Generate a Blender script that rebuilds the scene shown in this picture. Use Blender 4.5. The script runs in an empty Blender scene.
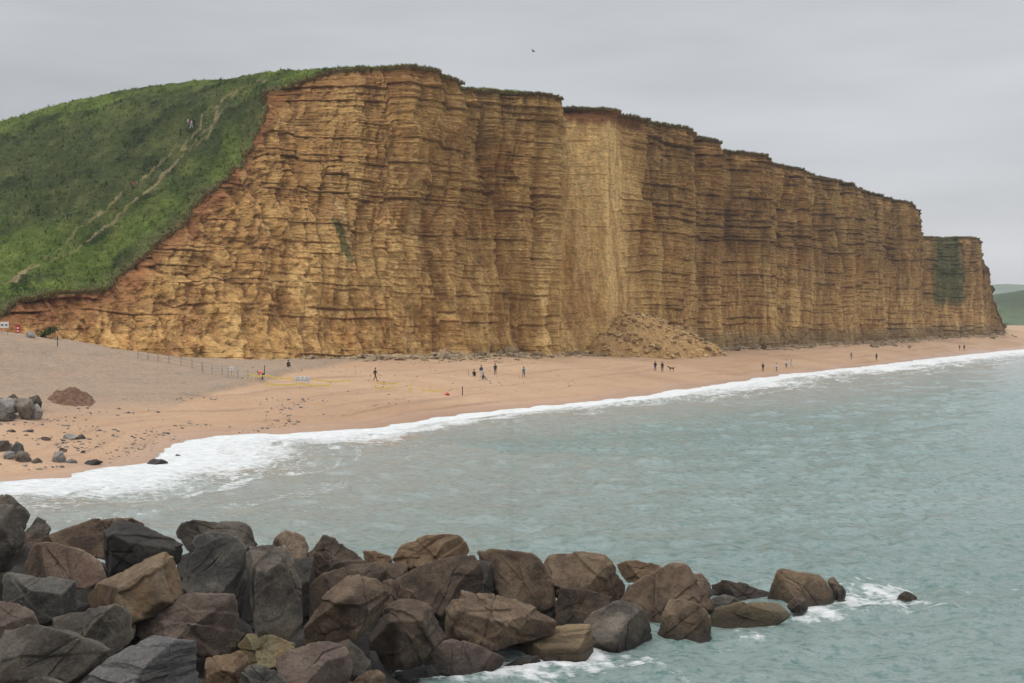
import bpy, bmesh, math, random
import numpy as np
from mathutils import Vector, Matrix

# ------------------------------------------------------------------ camera, world, sun
F, HX, HY, CZ = 1400.0, 512.0, 315.0, 12.5
scene = bpy.context.scene
C = scene.collection
cam_d = bpy.data.cameras.new("camera")
cam = bpy.data.objects.new("camera", cam_d)
C.objects.link(cam)
scene.camera = cam
cam.location = (0, 0, CZ)
cam.rotation_euler = (math.radians(90), 0, 0)
cam_d.sensor_width = 36
cam_d.lens = F / 1024 * 36
cam_d.shift_y = -(341.5 - HY) / 1024
cam_d.clip_start = 0.5
cam_d.clip_end = 40000
scene.render.resolution_x = 1024
scene.render.resolution_y = 683
scene.view_settings.view_transform = 'Standard'
scene.view_settings.look = 'None'
scene.view_settings.exposure = 0.0
scene.view_settings.gamma = 1.0
scene.view_settings.use_curve_mapping = False
scene.cycles.volume_step_rate = 5
scene.cycles.volume_max_steps = 64

SUN_EL, SUN_AZ = math.radians(64), math.radians(240)   # azimuth clockwise from +Y: behind and left of the camera
world = bpy.data.worlds.new("World")
scene.world = world
world.use_nodes = True
nt = world.node_tree
nt.nodes.clear()
W = nt.nodes.new
wo = W('ShaderNodeOutputWorld'); bg = W('ShaderNodeBackground'); sky = W('ShaderNodeTexSky')
sky.sky_type = 'NISHITA'; sky.sun_disc = False
sky.sun_elevation = SUN_EL; sky.sun_rotation = SUN_AZ
sm = W('ShaderNodeMix'); sm.data_type = 'RGBA'; sm.blend_type = 'MULTIPLY'; sm.inputs[0].default_value = 1
sm.inputs[7].default_value = (0.10, 0.10, 0.10, 1)
nt.links.new(sky.outputs[0], sm.inputs[6])
tc = W('ShaderNodeTexCoord'); sep = W('ShaderNodeSeparateXYZ')
nt.links.new(tc.outputs['Generated'], sep.inputs[0])
mp = W('ShaderNodeMapping'); mp.inputs['Scale'].default_value = (1.0, 1.0, 6.0)
nt.links.new(tc.outputs['Generated'], mp.inputs[0])
nz = W('ShaderNodeTexNoise'); nz.inputs['Scale'].default_value = 2.2; nz.inputs['Detail'].default_value = 4; nz.inputs['Roughness'].default_value = 0.5
nt.links.new(mp.outputs[0], nz.inputs['Vector'])
cr = W('ShaderNodeValToRGB')
cr.color_ramp.elements[0].position = 0.0; cr.color_ramp.elements[0].color = (0.60, 0.60, 0.615, 1)
cr.color_ramp.elements[1].position = 1.0; cr.color_ramp.elements[1].color = (2.5, 2.53, 2.6, 1)
for p_, c_ in ((0.06, (0.58, 0.585, 0.605, 1)), (0.12, (0.55, 0.567, 0.587, 1)), (0.24, (0.552, 0.572, 0.594, 1)), (0.5, (1.25, 1.27, 1.31, 1))):
    e = cr.color_ramp.elements.new(p_); e.color = c_
nt.links.new(sep.outputs[2], cr.inputs[0])
mr = W('ShaderNodeMapRange'); mr.inputs[1].default_value = 0.3; mr.inputs[2].default_value = 0.7
mr.inputs[3].default_value = 0.80; mr.inputs[4].default_value = 1.18
nt.links.new(nz.outputs[0], mr.inputs[0])
mm = W('ShaderNodeVectorMath'); mm.operation = 'SCALE'
nt.links.new(cr.outputs[0], mm.inputs[0]); nt.links.new(mr.outputs[0], mm.inputs['Scale'])
yr = W('ShaderNodeMapRange'); yr.inputs[1].default_value = -0.8; yr.inputs[2].default_value = 0.15; yr.inputs[3].default_value = 0.55; yr.inputs[4].default_value = 1.0
nt.links.new(sep.outputs[1], yr.inputs[0])
xr = W('ShaderNodeMapRange'); xr.inputs[1].default_value = -0.35; xr.inputs[2].default_value = 0.35; xr.inputs[3].default_value = 0.97; xr.inputs[4].default_value = 1.07
nt.links.new(sep.outputs[0], xr.inputs[0])
xy = W('ShaderNodeMath'); xy.operation = 'MULTIPLY'; nt.links.new(yr.outputs[0], xy.inputs[0]); nt.links.new(xr.outputs[0], xy.inputs[1])
m2 = W('ShaderNodeMath'); m2.operation = 'MULTIPLY'; nt.links.new(xy.outputs[0], m2.inputs[0]); nt.links.new(mr.outputs[0], m2.inputs[1])
nt.links.new(m2.outputs[0], mm.inputs['Scale'])
mx = W('ShaderNodeMix'); mx.data_type = 'RGBA'; mx.inputs[0].default_value = 0.93
nt.links.new(sm.outputs[2], mx.inputs[6]); nt.links.new(mm.outputs[0], mx.inputs[7])
nt.links.new(mx.outputs[2], bg.inputs[0]); nt.links.new(bg.outputs[0], wo.inputs[0])
bg.inputs[1].default_value = 1.0

sl = bpy.data.lights.new("sun", 'SUN'); sun = bpy.data.objects.new("sun", sl); C.objects.link(sun)
sl.energy = 0.95; sl.angle = math.radians(14); sl.color = (1.0, 0.96, 0.9)
sd = Vector((math.sin(SUN_AZ) * math.cos(SUN_EL), math.cos(SUN_AZ) * math.cos(SUN_EL), math.sin(SUN_EL)))
sun.rotation_euler = (-sd).to_track_quat('-Z', 'Y').to_euler()

# ------------------------------------------------------------------ numeric helpers
rng = np.random.default_rng(7)
random.seed(7)

def _h(ix, iy, iz, seed):
    n = (ix.astype(np.int64) * 374761393 + iy.astype(np.int64) * 668265263 + iz.astype(np.int64) * 2147483647 * 3 + seed * 144665) & 0xffffffff
    n = ((n ^ (n >> 13)) * 1274126177) & 0xffffffff
    n = ((n ^ (n >> 16)) * 2246822519) & 0xffffffff
    n = n ^ (n >> 15)
    return (n & 0xffff).astype(np.float32) / 32767.5 - 1.0

def vn2(x, y, seed=0):
    x = np.asarray(x, np.float64); y = np.asarray(y, np.float64)
    x, y = np.broadcast_arrays(x, y)
    ix = np.floor(x); iy = np.floor(y); fx = (x - ix).astype(np.float32); fy = (y - iy).astype(np.float32)
    fx = fx * fx * (3 - 2 * fx); fy = fy * fy * (3 - 2 * fy)
    ix = ix.astype(np.int64); iy = iy.astype(np.int64); z = np.zeros_like(ix)
    a = _h(ix, iy, z, seed); b = _h(ix + 1, iy, z, seed); c = _h(ix, iy + 1, z, seed); d = _h(ix + 1, iy + 1, z, seed)
    return (a + (b - a) * fx) * (1 - fy) + (c + (d - c) * fx) * fy

def vn3(x, y, zz, seed=0):
    ix = np.floor(x); iy = np.floor(y); iz = np.floor(zz)
    fx = x - ix; fy = y - iy; fz = zz - iz
    fx = fx * fx * (3 - 2 * fx); fy = fy * fy * (3 - 2 * fy); fz = fz * fz * (3 - 2 * fz)
    ix = ix.astype(np.int64); iy = iy.astype(np.int64); iz = iz.astype(np.int64)
    r = 0
    for dz in (0, 1):
        a = _h(ix, iy, iz + dz, seed); b = _h(ix + 1, iy, iz + dz, seed)
        c = _h(ix, iy + 1, iz + dz, seed); d = _h(ix + 1, iy + 1, iz + dz, seed)
        l = (a + (b - a) * fx) * (1 - fy) + (c + (d - c) * fx) * fy
        r = r + l * (fz if dz else 1 - fz)
    return r

def fbm2(x, y, o=4, seed=0, gain=0.5):
    r = 0; a = 1.0; s = 0
    for k in range(o):
        r = r + a * vn2(x * 2.03 ** k + 17.3 * k, y * 2.03 ** k + 9.1 * k, seed + k); s += a; a *= gain
    return r / s

def fbm3(x, y, z, o=4, seed=0, gain=0.5):
    r = 0; a = 1.0; s = 0
    for k in range(o):
        q = 2.03 ** k
        r = r + a * vn3(x * q + 17.3 * k, y * q + 9.1 * k, z * q + 3.7 * k, seed + k); s += a; a *= gain
    return r / s

def sst(a, b, x):
    t = np.clip((x - a) / (b - a), 0, 1)
    return t * t * (3 - 2 * t)

def at(px, py, Y):
    return ((px - HX) / F * Y, Y, CZ - (py - HY) / F * Y)

def poly_dist(X, Y, P, closest=False):
    """distance to an open polyline, sign (+ left of travel), arc-length parameter"""
    P = np.asarray(P, float); shp = X.shape
    X = X.ravel(); Y = Y.ravel()
    best = np.full(X.shape, 1e18); sgn = np.ones(X.shape); par = np.zeros(X.shape); acc = 0; pc_ = np.zeros(X.shape)
    for i in range(len(P) - 1):
        ax, ay = P[i]; dx, dy = P[i + 1] - P[i]; L2 = dx * dx + dy * dy; L = math.sqrt(L2)
        t = np.clip(((X - ax) * dx + (Y - ay) * dy) / L2, 0, 1)
        ex = X - ax - t * dx; ey = Y - ay - t * dy
        d2 = ex * ex + ey * ey
        cr_ = (dx * (Y - ay) - dy * (X - ax)) / L
        m = d2 < best - 1e-6
        tie = (np.abs(d2 - best) <= 1e-6 * (1 + best)) & (np.abs(cr_) > pc_)
        best = np.where(m, d2, best)
        sgn = np.where(m | tie, np.where(cr_ >= 0, 1.0, -1.0), sgn)
        pc_ = np.where(m | tie, np.abs(cr_), pc_)
        par = np.where(m, acc + t * L, par)
        acc += L
    return (np.sqrt(best) * sgn).reshape(shp), par.reshape(shp)

def arclen(P):
    P = np.asarray(P, float)
    return np.concatenate([[0], np.cumsum(np.hypot(*np.diff(P, axis=0).T))])

# ------------------------------------------------------------------ object helpers
def mesh_np(name, V, faces, mats=(), smooth=True, attrs=None, cols=None):
    me = bpy.data.meshes.new(name)
    V = np.ascontiguousarray(V, np.float32); faces = np.ascontiguousarray(faces, np.int32)
    me.vertices.add(len(V)); me.vertices.foreach_set('co', V.ravel())
    nf, k = faces.shape
    me.loops.add(nf * k); me.loops.foreach_set('vertex_index', faces.ravel())
    me.polygons.add(nf)
    me.polygons.foreach_set('loop_start', np.arange(0, nf * k, k, dtype=np.int32))
    me.polygons.foreach_set('use_smooth', np.full(nf, smooth, dtype=bool))
    for m in mats: me.materials.append(m)
    for an, av in (attrs or {}).items():
        a = me.attributes.new(an, 'FLOAT', 'POINT'); a.data.foreach_set('value', np.ascontiguousarray(av, np.float32).ravel())
    for an, av in (cols or {}).items():
        a = me.color_attributes.new(an, 'FLOAT_COLOR', 'POINT')
        c4 = np.ones((len(V), 4), np.float32); c4[:, :3] = av
        a.data.foreach_set('color', c4.ravel())
    me.update(calc_edges=True)
    me.validate()
    return me

def grid_faces(nr, nc, flip=False):
    i = np.arange((nr - 1) * (nc - 1)); r = i // (nc - 1); c = i % (nc - 1)
    a = r * nc + c
    f = np.stack([a, a + 1, a + nc + 1, a + nc], 1)
    return f[:, ::-1] if flip else f

def link(name, me, parent=None):
    o = bpy.data.objects.new(name, me); C.objects.link(o)
    if parent is not None: o.parent = parent
    return o

def tag(o, label=None, cat=None, group=None, kind=None):
    if label: o['label'] = label
    if cat: o['category'] = cat
    if group: o['group'] = group
    if kind: o['kind'] = kind
    return o

def empty(name, loc, rz=0):
    o = bpy.data.objects.new(name, None); C.objects.link(o); o.location = loc; o.rotation_euler = (0, 0, rz)
    o.empty_display_size = 0.3
    return o

# ------------------------------------------------------------------ material helpers
def newmat(name):
    m = bpy.data.materials.new(name); m.use_nodes = True
    n = m.node_tree; n.nodes.clear()
    out = n.nodes.new('ShaderNodeOutputMaterial'); b = n.nodes.new('ShaderNodeBsdfPrincipled')
    n.links.new(b.outputs[0], out.inputs[0])
    return m, n, b

def N(n, t, **kw):
    x = n.nodes.new(t)
    for k, v in kw.items(): setattr(x, k, v)
    return x

def noise(n, vec, scale, detail=5, rough=0.55):
    x = n.nodes.new('ShaderNodeTexNoise'); x.inputs['Scale'].default_value = scale
    x.inputs['Detail'].default_value = detail; x.inputs['Roughness'].default_value = rough
    n.links.new(vec, x.inputs['Vector']); return x.outputs[0]

def rangemap(n, v, a, b, c, d, clamp=True):
    x = n.nodes.new('ShaderNodeMapRange'); x.clamp = clamp
    for i, q in enumerate((a, b, c, d)): x.inputs[i + 1].default_value = q
    n.links.new(v, x.inputs[0]); return x.outputs[0]

def mixc(n, fac, a, b, mode='MIX'):
    x = n.nodes.new('ShaderNodeMix'); x.data_type = 'RGBA'; x.blend_type = mode
    for s, v in ((x.inputs[0], fac), (x.inputs[6], a), (x.inputs[7], b)):
        if isinstance(v, (int, float)): s.default_value = v
        elif isinstance(v, tuple): s.default_value = (*v, 1) if len(v) == 3 else v
        else: n.links.new(v, s)
    return x.outputs[2]

def math_(n, op, a, b=None):
    x = n.nodes.new('ShaderNodeMath'); x.operation = op
    for s, v in ((x.inputs[0], a), (x.inputs[1], b)):
        if v is None: continue
        if isinstance(v, (int, float)): s.default_value = v
        else: n.links.new(v, s)
    return x.outputs[0]

def scalev(n, vec, s):
    x = n.nodes.new('ShaderNodeVectorMath'); x.operation = 'MULTIPLY'; x.inputs[1].default_value = s
    n.links.new(vec, x.inputs[0]); return x.outputs[0]

def vscale(n, col, f):
    x = n.nodes.new('ShaderNodeVectorMath'); x.operation = 'SCALE'
    n.links.new(col, x.inputs[0])
    if isinstance(f, float): x.inputs['Scale'].default_value = f
    else: n.links.new(f, x.inputs['Scale'])
    return x.outputs[0]

def bump(n, b, h, strength, dist, prev=None):
    x = n.nodes.new('ShaderNodeBump'); x.inputs['Strength'].default_value = strength; x.inputs['Distance'].default_value = dist
    n.links.new(h, x.inputs['Height'])
    if prev is not None: n.links.new(prev, x.inputs['Normal'])
    n.links.new(x.outputs[0], b.inputs['Normal']); return x.outputs[0]

def simple_mat(name, col, rough=0.7, var=0.15, scale=8.0, metallic=0.0):
    m, n, b = newmat(name)
    t = N(n, 'ShaderNodeTexCoord').outputs['Object']
    v = rangemap(n, noise(n, t, scale), 0.3, 0.7, 1 - var, 1 + var)
    rgb = N(n, 'ShaderNodeRGB'); rgb.outputs[0].default_value = (*col, 1)
    n.links.new(vscale(n, rgb.outputs[0], v), b.inputs['Base Color'])
    b.inputs['Roughness'].default_value = rough; b.inputs['Metallic'].default_value = metallic
    b.inputs['Specular IOR Level'].default_value = 0.3
    return m

# ------------------------------------------------------------------ plan of the coast
WL_px = [(0, 484), (60, 479), (110, 469), (150, 463), (165, 455), (185, 441), (230, 436.5), (290, 434), (340, 430.5), (385, 428.5), (430, 418.5),
         (480, 412), (520, 408), (600, 400.5), (660, 393), (700, 387), (740, 381), (800, 373), (880, 365), (940, 357.5), (1024, 349)]
WL = [(-420, 60), (-150, 98)] + [at(x, y, CZ * F / (y - HY))[:2] for x, y in WL_px] + [(300, 720), (470, 1050), (900, 1900), (2500, 4200), (9000, 14000)]
WLs = arclen(WL)
# cliff columns: image x, depth of the foot, y of the foot, depth of the edge, y of the edge
CT = [(-560, 150, 321, 152, 317), (-260, 160, 324, 162, 318), (-80, 172, 325, 174, 318), (0, 184, 331, 187, 317), (20, 186, 333, 190, 301), (60, 189, 340, 197, 293), (110, 194, 347, 205, 290),
      (140, 198, 353, 214, 265), (165, 201, 356, 222, 240), (190, 205, 358, 228, 214), (215, 209, 359, 236, 186), (240, 214, 360, 244, 166),
      (250, 217, 360, 249, 145), (262, 220, 360, 254, 110), (285, 226, 359, 260, 88), (330, 233, 358, 261, 72), (400, 245, 356, 257, 67),
      (430, 250, 355, 259, 70), (456, 254, 355, 262, 81), (461, 266, 354, 274, 89), (500, 272, 354, 280, 92), (546, 276, 354, 285, 96),
      (553, 297, 353, 302, 107), (606, 300, 354, 304, 109), (618, 306, 353, 310, 113), (632, 313, 352, 318, 120), (642, 316, 351, 321, 121), (686, 328, 350, 336, 127),
      (692, 344, 349, 351, 136), (719, 349, 348, 356, 141), (723, 362, 347, 369, 150), (768, 371, 347, 378, 155), (773, 386, 346, 392, 163),
      (804, 391, 345, 398, 169), (809, 401, 344, 408, 175), (849, 413, 343, 420, 184), (853, 423, 342, 429, 187), (880, 435, 341, 441, 195),
      (884, 446, 340, 451, 197), (909, 456, 339, 460, 203), (915, 463, 339, 466, 213), (921, 512, 337, 520, 236), (936, 524, 336, 531, 237),
      (944, 529, 336, 540, 238), (952, 533, 336, 545, 237), (959, 536, 336, 545, 237), (973, 543, 335, 548, 237), (979, 556, 335, 556, 246), (985, 572, 334, 563, 268), (990, 588, 333.5, 578, 292),
      (1003, 606, 332.5, 606, 327), (1002, 720, 329.8, 720, 324), (994, 900, 327, 900, 320)]
BP = [at(c[0], c[2], c[1]) for c in CT]
BL = [(-420, 120)] + [p[:2] for p in BP] + [(600, 1700), (1500, 3200), (6500, 12000)]
BLs = arclen(BL)
BLz = [11.0] + [p[2] for p in BP] + [5.0, 6.0, 8.0]

def bank_db(sb, dc, X, Y):
    return np.interp(X, [-90, -70, -62, -50, -42, -36, -30, -24, -18], [26, 30, 33, 45, 46, 36, 18, 4, -8]) - np.maximum(-dc, 0) + 4 * fbm2(X / 9, Y / 9, 3, 21)
def terrain(X, Y):
    X = np.asarray(X, float); Y = np.asarray(Y, float)
    dw, s = poly_dist(X, Y, WL)
    dc, sb = poly_dist(X, Y, BL)
    zb = np.interp(sb, BLs, BLz)
    wob = 0.9 * vn2(s / 9.0, s * 0 + 3.1, 5) + 0.5 * vn2(s / 3.1, s * 0 + 1.1, 6)
    dwn = dw + wob * sst(25, 0, np.abs(dw))
    dcs = np.where(dc < 0, -dc, 0.0)          # positive on the seaward side
    t = np.clip(dwn / np.maximum(dwn + dcs, 0.01), 0, 1)
    t = np.where(dc >= 0, 1.0, t)
    prof = np.interp(t, [0, 0.1, 0.28, 0.55, 0.8, 1.0], [0, 0.16, 0.42, 0.72, 0.88, 1.0])
    # lower beach keeps the same height everywhere, the shingle bank lifts the top at the left
    lo = np.minimum(zb, 5.6)
    z = lo * prof + (zb - lo) * sst(0.42, 1.0, t) ** 1.3
    # berm ridge and cusps
    z = z + 0.22 * vn2(s / 14.0, dw / 7.0, 9) * sst(2, 12, dwn) + 0.13 * fbm2(X / 1.4, Y / 1.4, 4, 11) * sst(1, 5, dwn) + 0.10 * fbm2(s / 30.0, dw / 2.2, 3, 12) * sst(1, 5, dwn)
    z = z + 0.7 * sst(-3, 5, bank_db(sb, dc, X, Y)) * sst(0, 12, -dc) * sst(12, 26, dw)
    z = np.where(dwn < 0, np.maximum(dwn * 0.12, -5), z)
    return z

def hit(px, py, fn, y0=20, y1=1200, n=160):
    Y = np.geomspace(y0, y1, n); X = (px - HX) / F * Y; Z = CZ - (py - HY) / F * Y
    k = np.nonzero(fn(X, Y) >= Z)[0]
    if len(k) == 0: return None
    k = max(int(k[0]), 1); y0, y1, n = Y[k - 1], Y[k], 120
    Y = np.geomspace(y0, y1, n); X = (px - HX) / F * Y; Z = CZ - (py - HY) / F * Y
    H = fn(X, Y); k = np.nonzero(H >= Z)[0]
    if len(k) == 0: return None
    k = k[0]
    return (float(X[k]), float(Y[k]), float(H[k]))

# hill height: linear radial basis through control points
hp = []
for c in CT[:-2]:
    hp.append(at(c[0], c[4], c[3]))
for px, py, d in ((-420, 215, 250), (-250, 188, 280), (-130, 158, 290), (0, 122, 300), (60, 105, 303), (130, 90, 298), (200, 79.5, 290), (262, 74.5, 278)):
    hp.append(at(px, py, d))
for px, py, d, dz in ((-420, 240, 420, -6), (-250, 200, 430, -6), (0, 122, 400, -4), (130, 90, 400, -6), (262, 72, 380, -6), (400, 67, 360, -6), (550, 96, 380, -6),
                      (690, 127, 460, -5), (500, 100, 700, -30)):
    x, y, z = at(px, py, min(d, 300 if px < 300 else d)); hp.append(((px - HX) / F * d, d, max(z, 20) + dz if px < 300 else CZ + (HY - py) / F * (d - 100) + dz))
for px, d, z_ in ((850, 520, 40), (905, 560, 40), (925, 640, 35), (960, 700, 28), (985, 700, 20), (940, 850, 14), (985, 850, 8), (800, 800, 20), (1000, 800, 7)):
    hp.append(((px - HX) / F * d, d, z_))
# fold in the grassy face
for px, py, d in ((40, 235, 222), (90, 190, 240), (140, 160, 252), (-60, 250, 222), (190, 120, 266)):
    hp.append(at(px, py, d))
hp = np.array(hp)
def _fit(P):
    n = len(P); D = np.hypot(P[:, None, 0] - P[None, :, 0], P[:, None, 1] - P[None, :, 1])
    A = np.zeros((n + 3, n + 3)); A[:n, :n] = D; A[:n, n] = 1; A[:n, n + 1:] = P[:, :2]; A[n:, :n] = A[:n, n:].T
    return np.linalg.solve(A, np.concatenate([P[:, 2], np.zeros(3)]))
def rbf(P, w, X, Y):
    X = np.asarray(X, float); Y = np.asarray(Y, float)
    r = w[-3] + w[-2] * X + w[-1] * Y
    for i in range(len(P)): r = r + w[i] * np.hypot(X - P[i, 0], Y - P[i, 1])
    return r
hw = _fit(hp)
def hill(X, Y): return rbf(hp, hw, X, Y)

# ------------------------------------------------------------------ ground sheet
def polar(r, th):
    R, T = np.meshgrid(r, th, indexing='ij')
    return R * np.sin(T), R * np.cos(T)

th = np.concatenate([np.linspace(-60, -26, 60)[:-1], np.linspace(-26, 26, 1000), np.linspace(26, 60, 60)[1:]]) * math.pi / 180
r = np.concatenate([np.geomspace(30, 90, 30)[:-1], np.geomspace(90, 800, 620)[:-1], np.geomspace(800, 15000, 60)])
X, Y = polar(r, th)
Zt = terrain(X, Y)
dwT, sT = poly_dist(X, Y, WL); dcT, _ = poly_dist(X, Y, BL)
# grey shingle bank at the upper left, running down in a tongue
db = bank_db(poly_dist(X, Y, BL)[1], dcT, X, Y)
nz1 = fbm2(X / 9, Y / 9, 4, 21); nz2 = fbm2(X / 2.2, Y / 2.2, 4, 22)
nz2 = nz2
bank = sst(-1.8, 1.8, db) * (0.75 + 0.25 * nz2) * sst(12, 20, dwT)
wet = sst(5.5, 0.5, dwT + 2.0 * nz1) * (dwT > -8)
grassy = sst(620, 700, Y) * sst(-8, 4, dcT)
me = mesh_np('ground', np.stack([X, Y, Zt], -1).reshape(-1, 3), grid_faces(*X.shape, flip=True),
             attrs={'bank': bank, 'wet': wet, 'dw': dwT, 'grassy': grassy})
ground = tag(link('ground', me), kind='structure')
m, n, b = newmat('beach_sand_shingle')
pos = N(n, 'ShaderNodeNewGeometry').outputs['Position']
def attr(n, name): 
    a = N(n, 'ShaderNodeAttribute'); a.attribute_name = name; return a.outputs['Fac']
big = noise(n, scalev(n, pos, (0.03, 0.05, 0.1)), 1.0, 6, 0.6)
fine = noise(n, pos, 2.2, 8, 0.75)
lines = noise(n, scalev(n, pos, (0.05, 0.35, 0.3)), 1.0, 6, 0.65)
c = mixc(n, rangemap(n, big, 0.35, 0.65, 0, 1), (0.34, 0.210, 0.122), (0.44, 0.288, 0.178))
c = mixc(n, rangemap(n, lines, 0.50, 0.66, 0, 0.55), c, (0.36, 0.25, 0.17))
cb = mixc(n, rangemap(n, fine, 0.3, 0.7, 0, 1), (0.175, 0.132, 0.093), (0.28, 0.215, 0.155))
dwa = N(n, 'ShaderNodeCombineXYZ'); n.links.new(math_(n, 'MULTIPLY', attr(n, 'dw'), 0.42), dwa.inputs[0])
spx = N(n, 'ShaderNodeSeparateXYZ'); n.links.new(pos, spx.inputs[0]); n.links.new(math_(n, 'MULTIPLY', spx.outputs[0], 0.035), dwa.inputs[1])
wr_ = noise(n, dwa.outputs[0], 1.0, 6, 0.7)
c = mixc(n, rangemap(n, math_(n, 'ADD', wr_, math_(n, 'MULTIPLY', fine, 0.25)), 0.66, 0.76, 0, 0.6), c, (0.22, 0.135, 0.085))
c = mixc(n, attr(n, 'bank'), c, cb)
vor = N(n, 'ShaderNodeTexVoronoi'); vor.inputs['Scale'].default_value = 1.3; n.links.new(scalev(n, pos, (1, 1, 0.3)), vor.inputs['Vector'])
stone = math_(n, 'MULTIPLY', rangemap(n, vor.outputs['Distance'], 0.16, 0.22, 1, 0), rangemap(n, big, 0.50, 0.56, 0, 1))
c = mixc(n, math_(n, 'MULTIPLY', stone, 0.45), c, (0.17, 0.14, 0.12))
c = mixc(n, math_(n, 'MULTIPLY', attr(n, 'wet'), 0.6), c, (0.33, 0.20, 0.135))
c = mixc(n, attr(n, 'grassy'), c, (0.09, 0.15, 0.05))
c = vscale(n, c, rangemap(n, fine, 0.25, 0.75, 0.82, 1.16))
n.links.new(c, b.inputs['Base Color'])
n.links.new(rangemap(n, attr(n, 'wet'), 0.3, 1, 0.9, 0.35), b.inputs['Roughness'])
b.inputs['Specular IOR Level'].default_value = 0.25
p1 = bump(n, b, fine, 0.6, 0.15); bump(n, b, lines, 0.7, 0.5, p1)
ground.data.materials.append(m)

# ------------------------------------------------------------------ sea
th = np.concatenate([np.linspace(-60, -24, 60)[:-1], np.linspace(-24, 24, 1050), np.linspace(24, 62, 60)[1:]]) * math.pi / 180
r = np.concatenate([np.geomspace(18, 700, 900)[:-1], np.geomspace(700, 16000, 60)])
X, Y = polar(r, th)
R = np.hypot(X, Y)
dw, s = poly_dist(X, Y, WL)
wob = 0.9 * vn2(s / 9.0, s * 0 + 3.1, 5) + 0.5 * vn2(s / 3.1, s * 0 + 1.1, 6)
off = -(dw + wob)                       # metres seaward of the swash edge
Zs = np.zeros_like(X)
wr = np.random.default_rng(3)
cell = R * 0.0042
warps = [vn2(X / w_, Y / w_, 60 + i_) for i_, w_ in enumerate((4.5, 9, 18, 40))]
for k in range(46):
    lam = 1.1 * 1.07 ** k * (0.9 + 0.2 * wr.random())
    if lam > 26: lam = 26 * wr.random() + 6
    a = math.radians(158 + wr.normal() * 34)      # heading of the chop, toward the beach
    kx, ky = math.sin(a), math.cos(a)
    amp = (0.0085 if lam < 4 else 0.0058) * lam ** 0.92 if lam < 9 else 0.0020 * lam
    ph = wr.random() * 6.28
    q = (X * kx + Y * ky) / lam * 2 * math.pi + ph + 1.3 * warps[int(np.clip(math.log2(max(lam, 1) * 3.3 / 4.5), 0, 3))]
    Zs += amp * (np.sin(q) + 0.28 * np.sin(2 * q + 1.2)) * sst(0.45, 0.2, cell / lam)
Zs *= 0.25 + 0.75 * sst(2, 14, off)
# the last low breaker
Zs += 0.40 * np.exp(-((off - 7 - 2 * vn2(s / 16, s * 0, 71)) / 1.3) ** 2) * sst(-0.2, 0.5, vn2(s / 22, s * 0, 70))
Zs += 0.03
# foam band: solid width and outer limit along the shore
sx = [0, 2, 3, 4, 6, 7, 8, 9, 10, 11, 12, 14, 16, 18, 20, 22, 24]
solid = [12, 12, 11, 9, 9, 14, 17, 15, 9, 6, 7, 7, 7, 9, 9, 9, 14, 14]
fs = [WLs[0], WLs[1]] + [WLs[i + 2] for i in range(len(WL_px))] + [WLs[-1]]
# per waterline point
wv = [11, 11, 12, 12, 12, 11, 11, 13, 15, 14, 11, 6, 7, 8, 8, 9, 10, 11, 13, 14, 16, 17, 18, 22]
sw = np.interp(s, fs, wv)
na = fbm2(s / 5.0, off / 1.8, 5, 80, 0.6); nb = fbm2(s / 16.0 + 5, off / 3.2, 5, 81, 0.6); nc_ = fbm2(X / 0.9, Y / 0.9, 3, 82)
ed = off / sw
foam = sst(1.5, 0.35, ed + 0.40 * na + 0.30 * nb)
foam = np.maximum(foam, 0.66 * sst(-0.02, 0.42, nb * 0.8 + 0.55 * na) * sst(2.6, 0.9, ed))        # trailing streaks
foam = np.maximum(foam, 0.38 * sst(0.22, 0.40, fbm2(s / 30.0 + 9, off / 1.6, 4, 84)) * sst(3.0, 1.4, ed))
foam = foam * sst(-0.6, 0.0, off)
# thinner wash behind the front with the sand showing through
thin = sst(0.25, 0.6, ed) * sst(0.05, 0.45, fbm2(s / 12.0, off / 2.5, 4, 88)) * sst(1.3, 0.7, ed)
foam = foam * (1 - 0.45 * thin)
murk = sst(5.2, 0.9, ed) 
silt = np.zeros_like(X)
for px, py, wx, wy in ((405, 438, 26, 6), (250, 470, 40, 8), (372, 440, 20, 6), (60, 505, 50, 8)):
    x0, y0 = at(px, py, CZ * F / (py - HY))[:2]
    silt += np.exp(-((X - x0) / (wx * y0 / F)) ** 2 - ((Y - y0) / (wy * y0 * y0 / F / CZ)) ** 2)
silt *= sst(-0.35, 0.25, na)
# broken water round the end of the breakwater
BWX = []
for px, py, rr, st in ((705, 648, 2.4, .55), (640, 662, 2.6, 1.0), (600, 660, 2.6, 1.1), (560, 662, 2.2, 1.1), (520, 668, 2.2, 1.1), (480, 672, 2.3, 1.1), (440, 676, 2.3, 1.1), (400, 670, 1.6, 1.1),
                       (370, 680, 2.3, 1.1), (345, 690, 2, 1.0), (800, 611, 1.9, .9), (825, 610, 1.9, .9), (850, 597, 2.8, 1.05), (875, 592, 3.4, 1.0), (905, 600, 2.4, .8), (920, 585, 4.0, .7), (870, 612, 2.6, .55),
                       (770, 627, 1.6, .5), (980, 585, 4, .45), (745, 640, 1.2, .6)):
    BWX.append((*at(px, py, CZ * F / (py - HY))[:2], rr, st))
brk = np.zeros_like(X)
for x0, y0, rr, st in BWX:
    brk = np.maximum(brk, st * np.exp(-((X - x0) ** 2 + ((Y - y0) * 0.8) ** 2) / (rr * rr)))
f1 = fbm2(X / 1.3, Y / 1.6, 5, 90, 0.62); f2 = fbm2(X / 0.35, Y / 0.45, 3, 91)
foam2 = 0.92 * sst(0.42, 1.25, brk * 1.0 + 0.62 * f1 + 0.3 * f2) * (brk > 0.04)
Zs += brk * 0.16 * f1
foam = np.maximum(foam, foam2)
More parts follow.
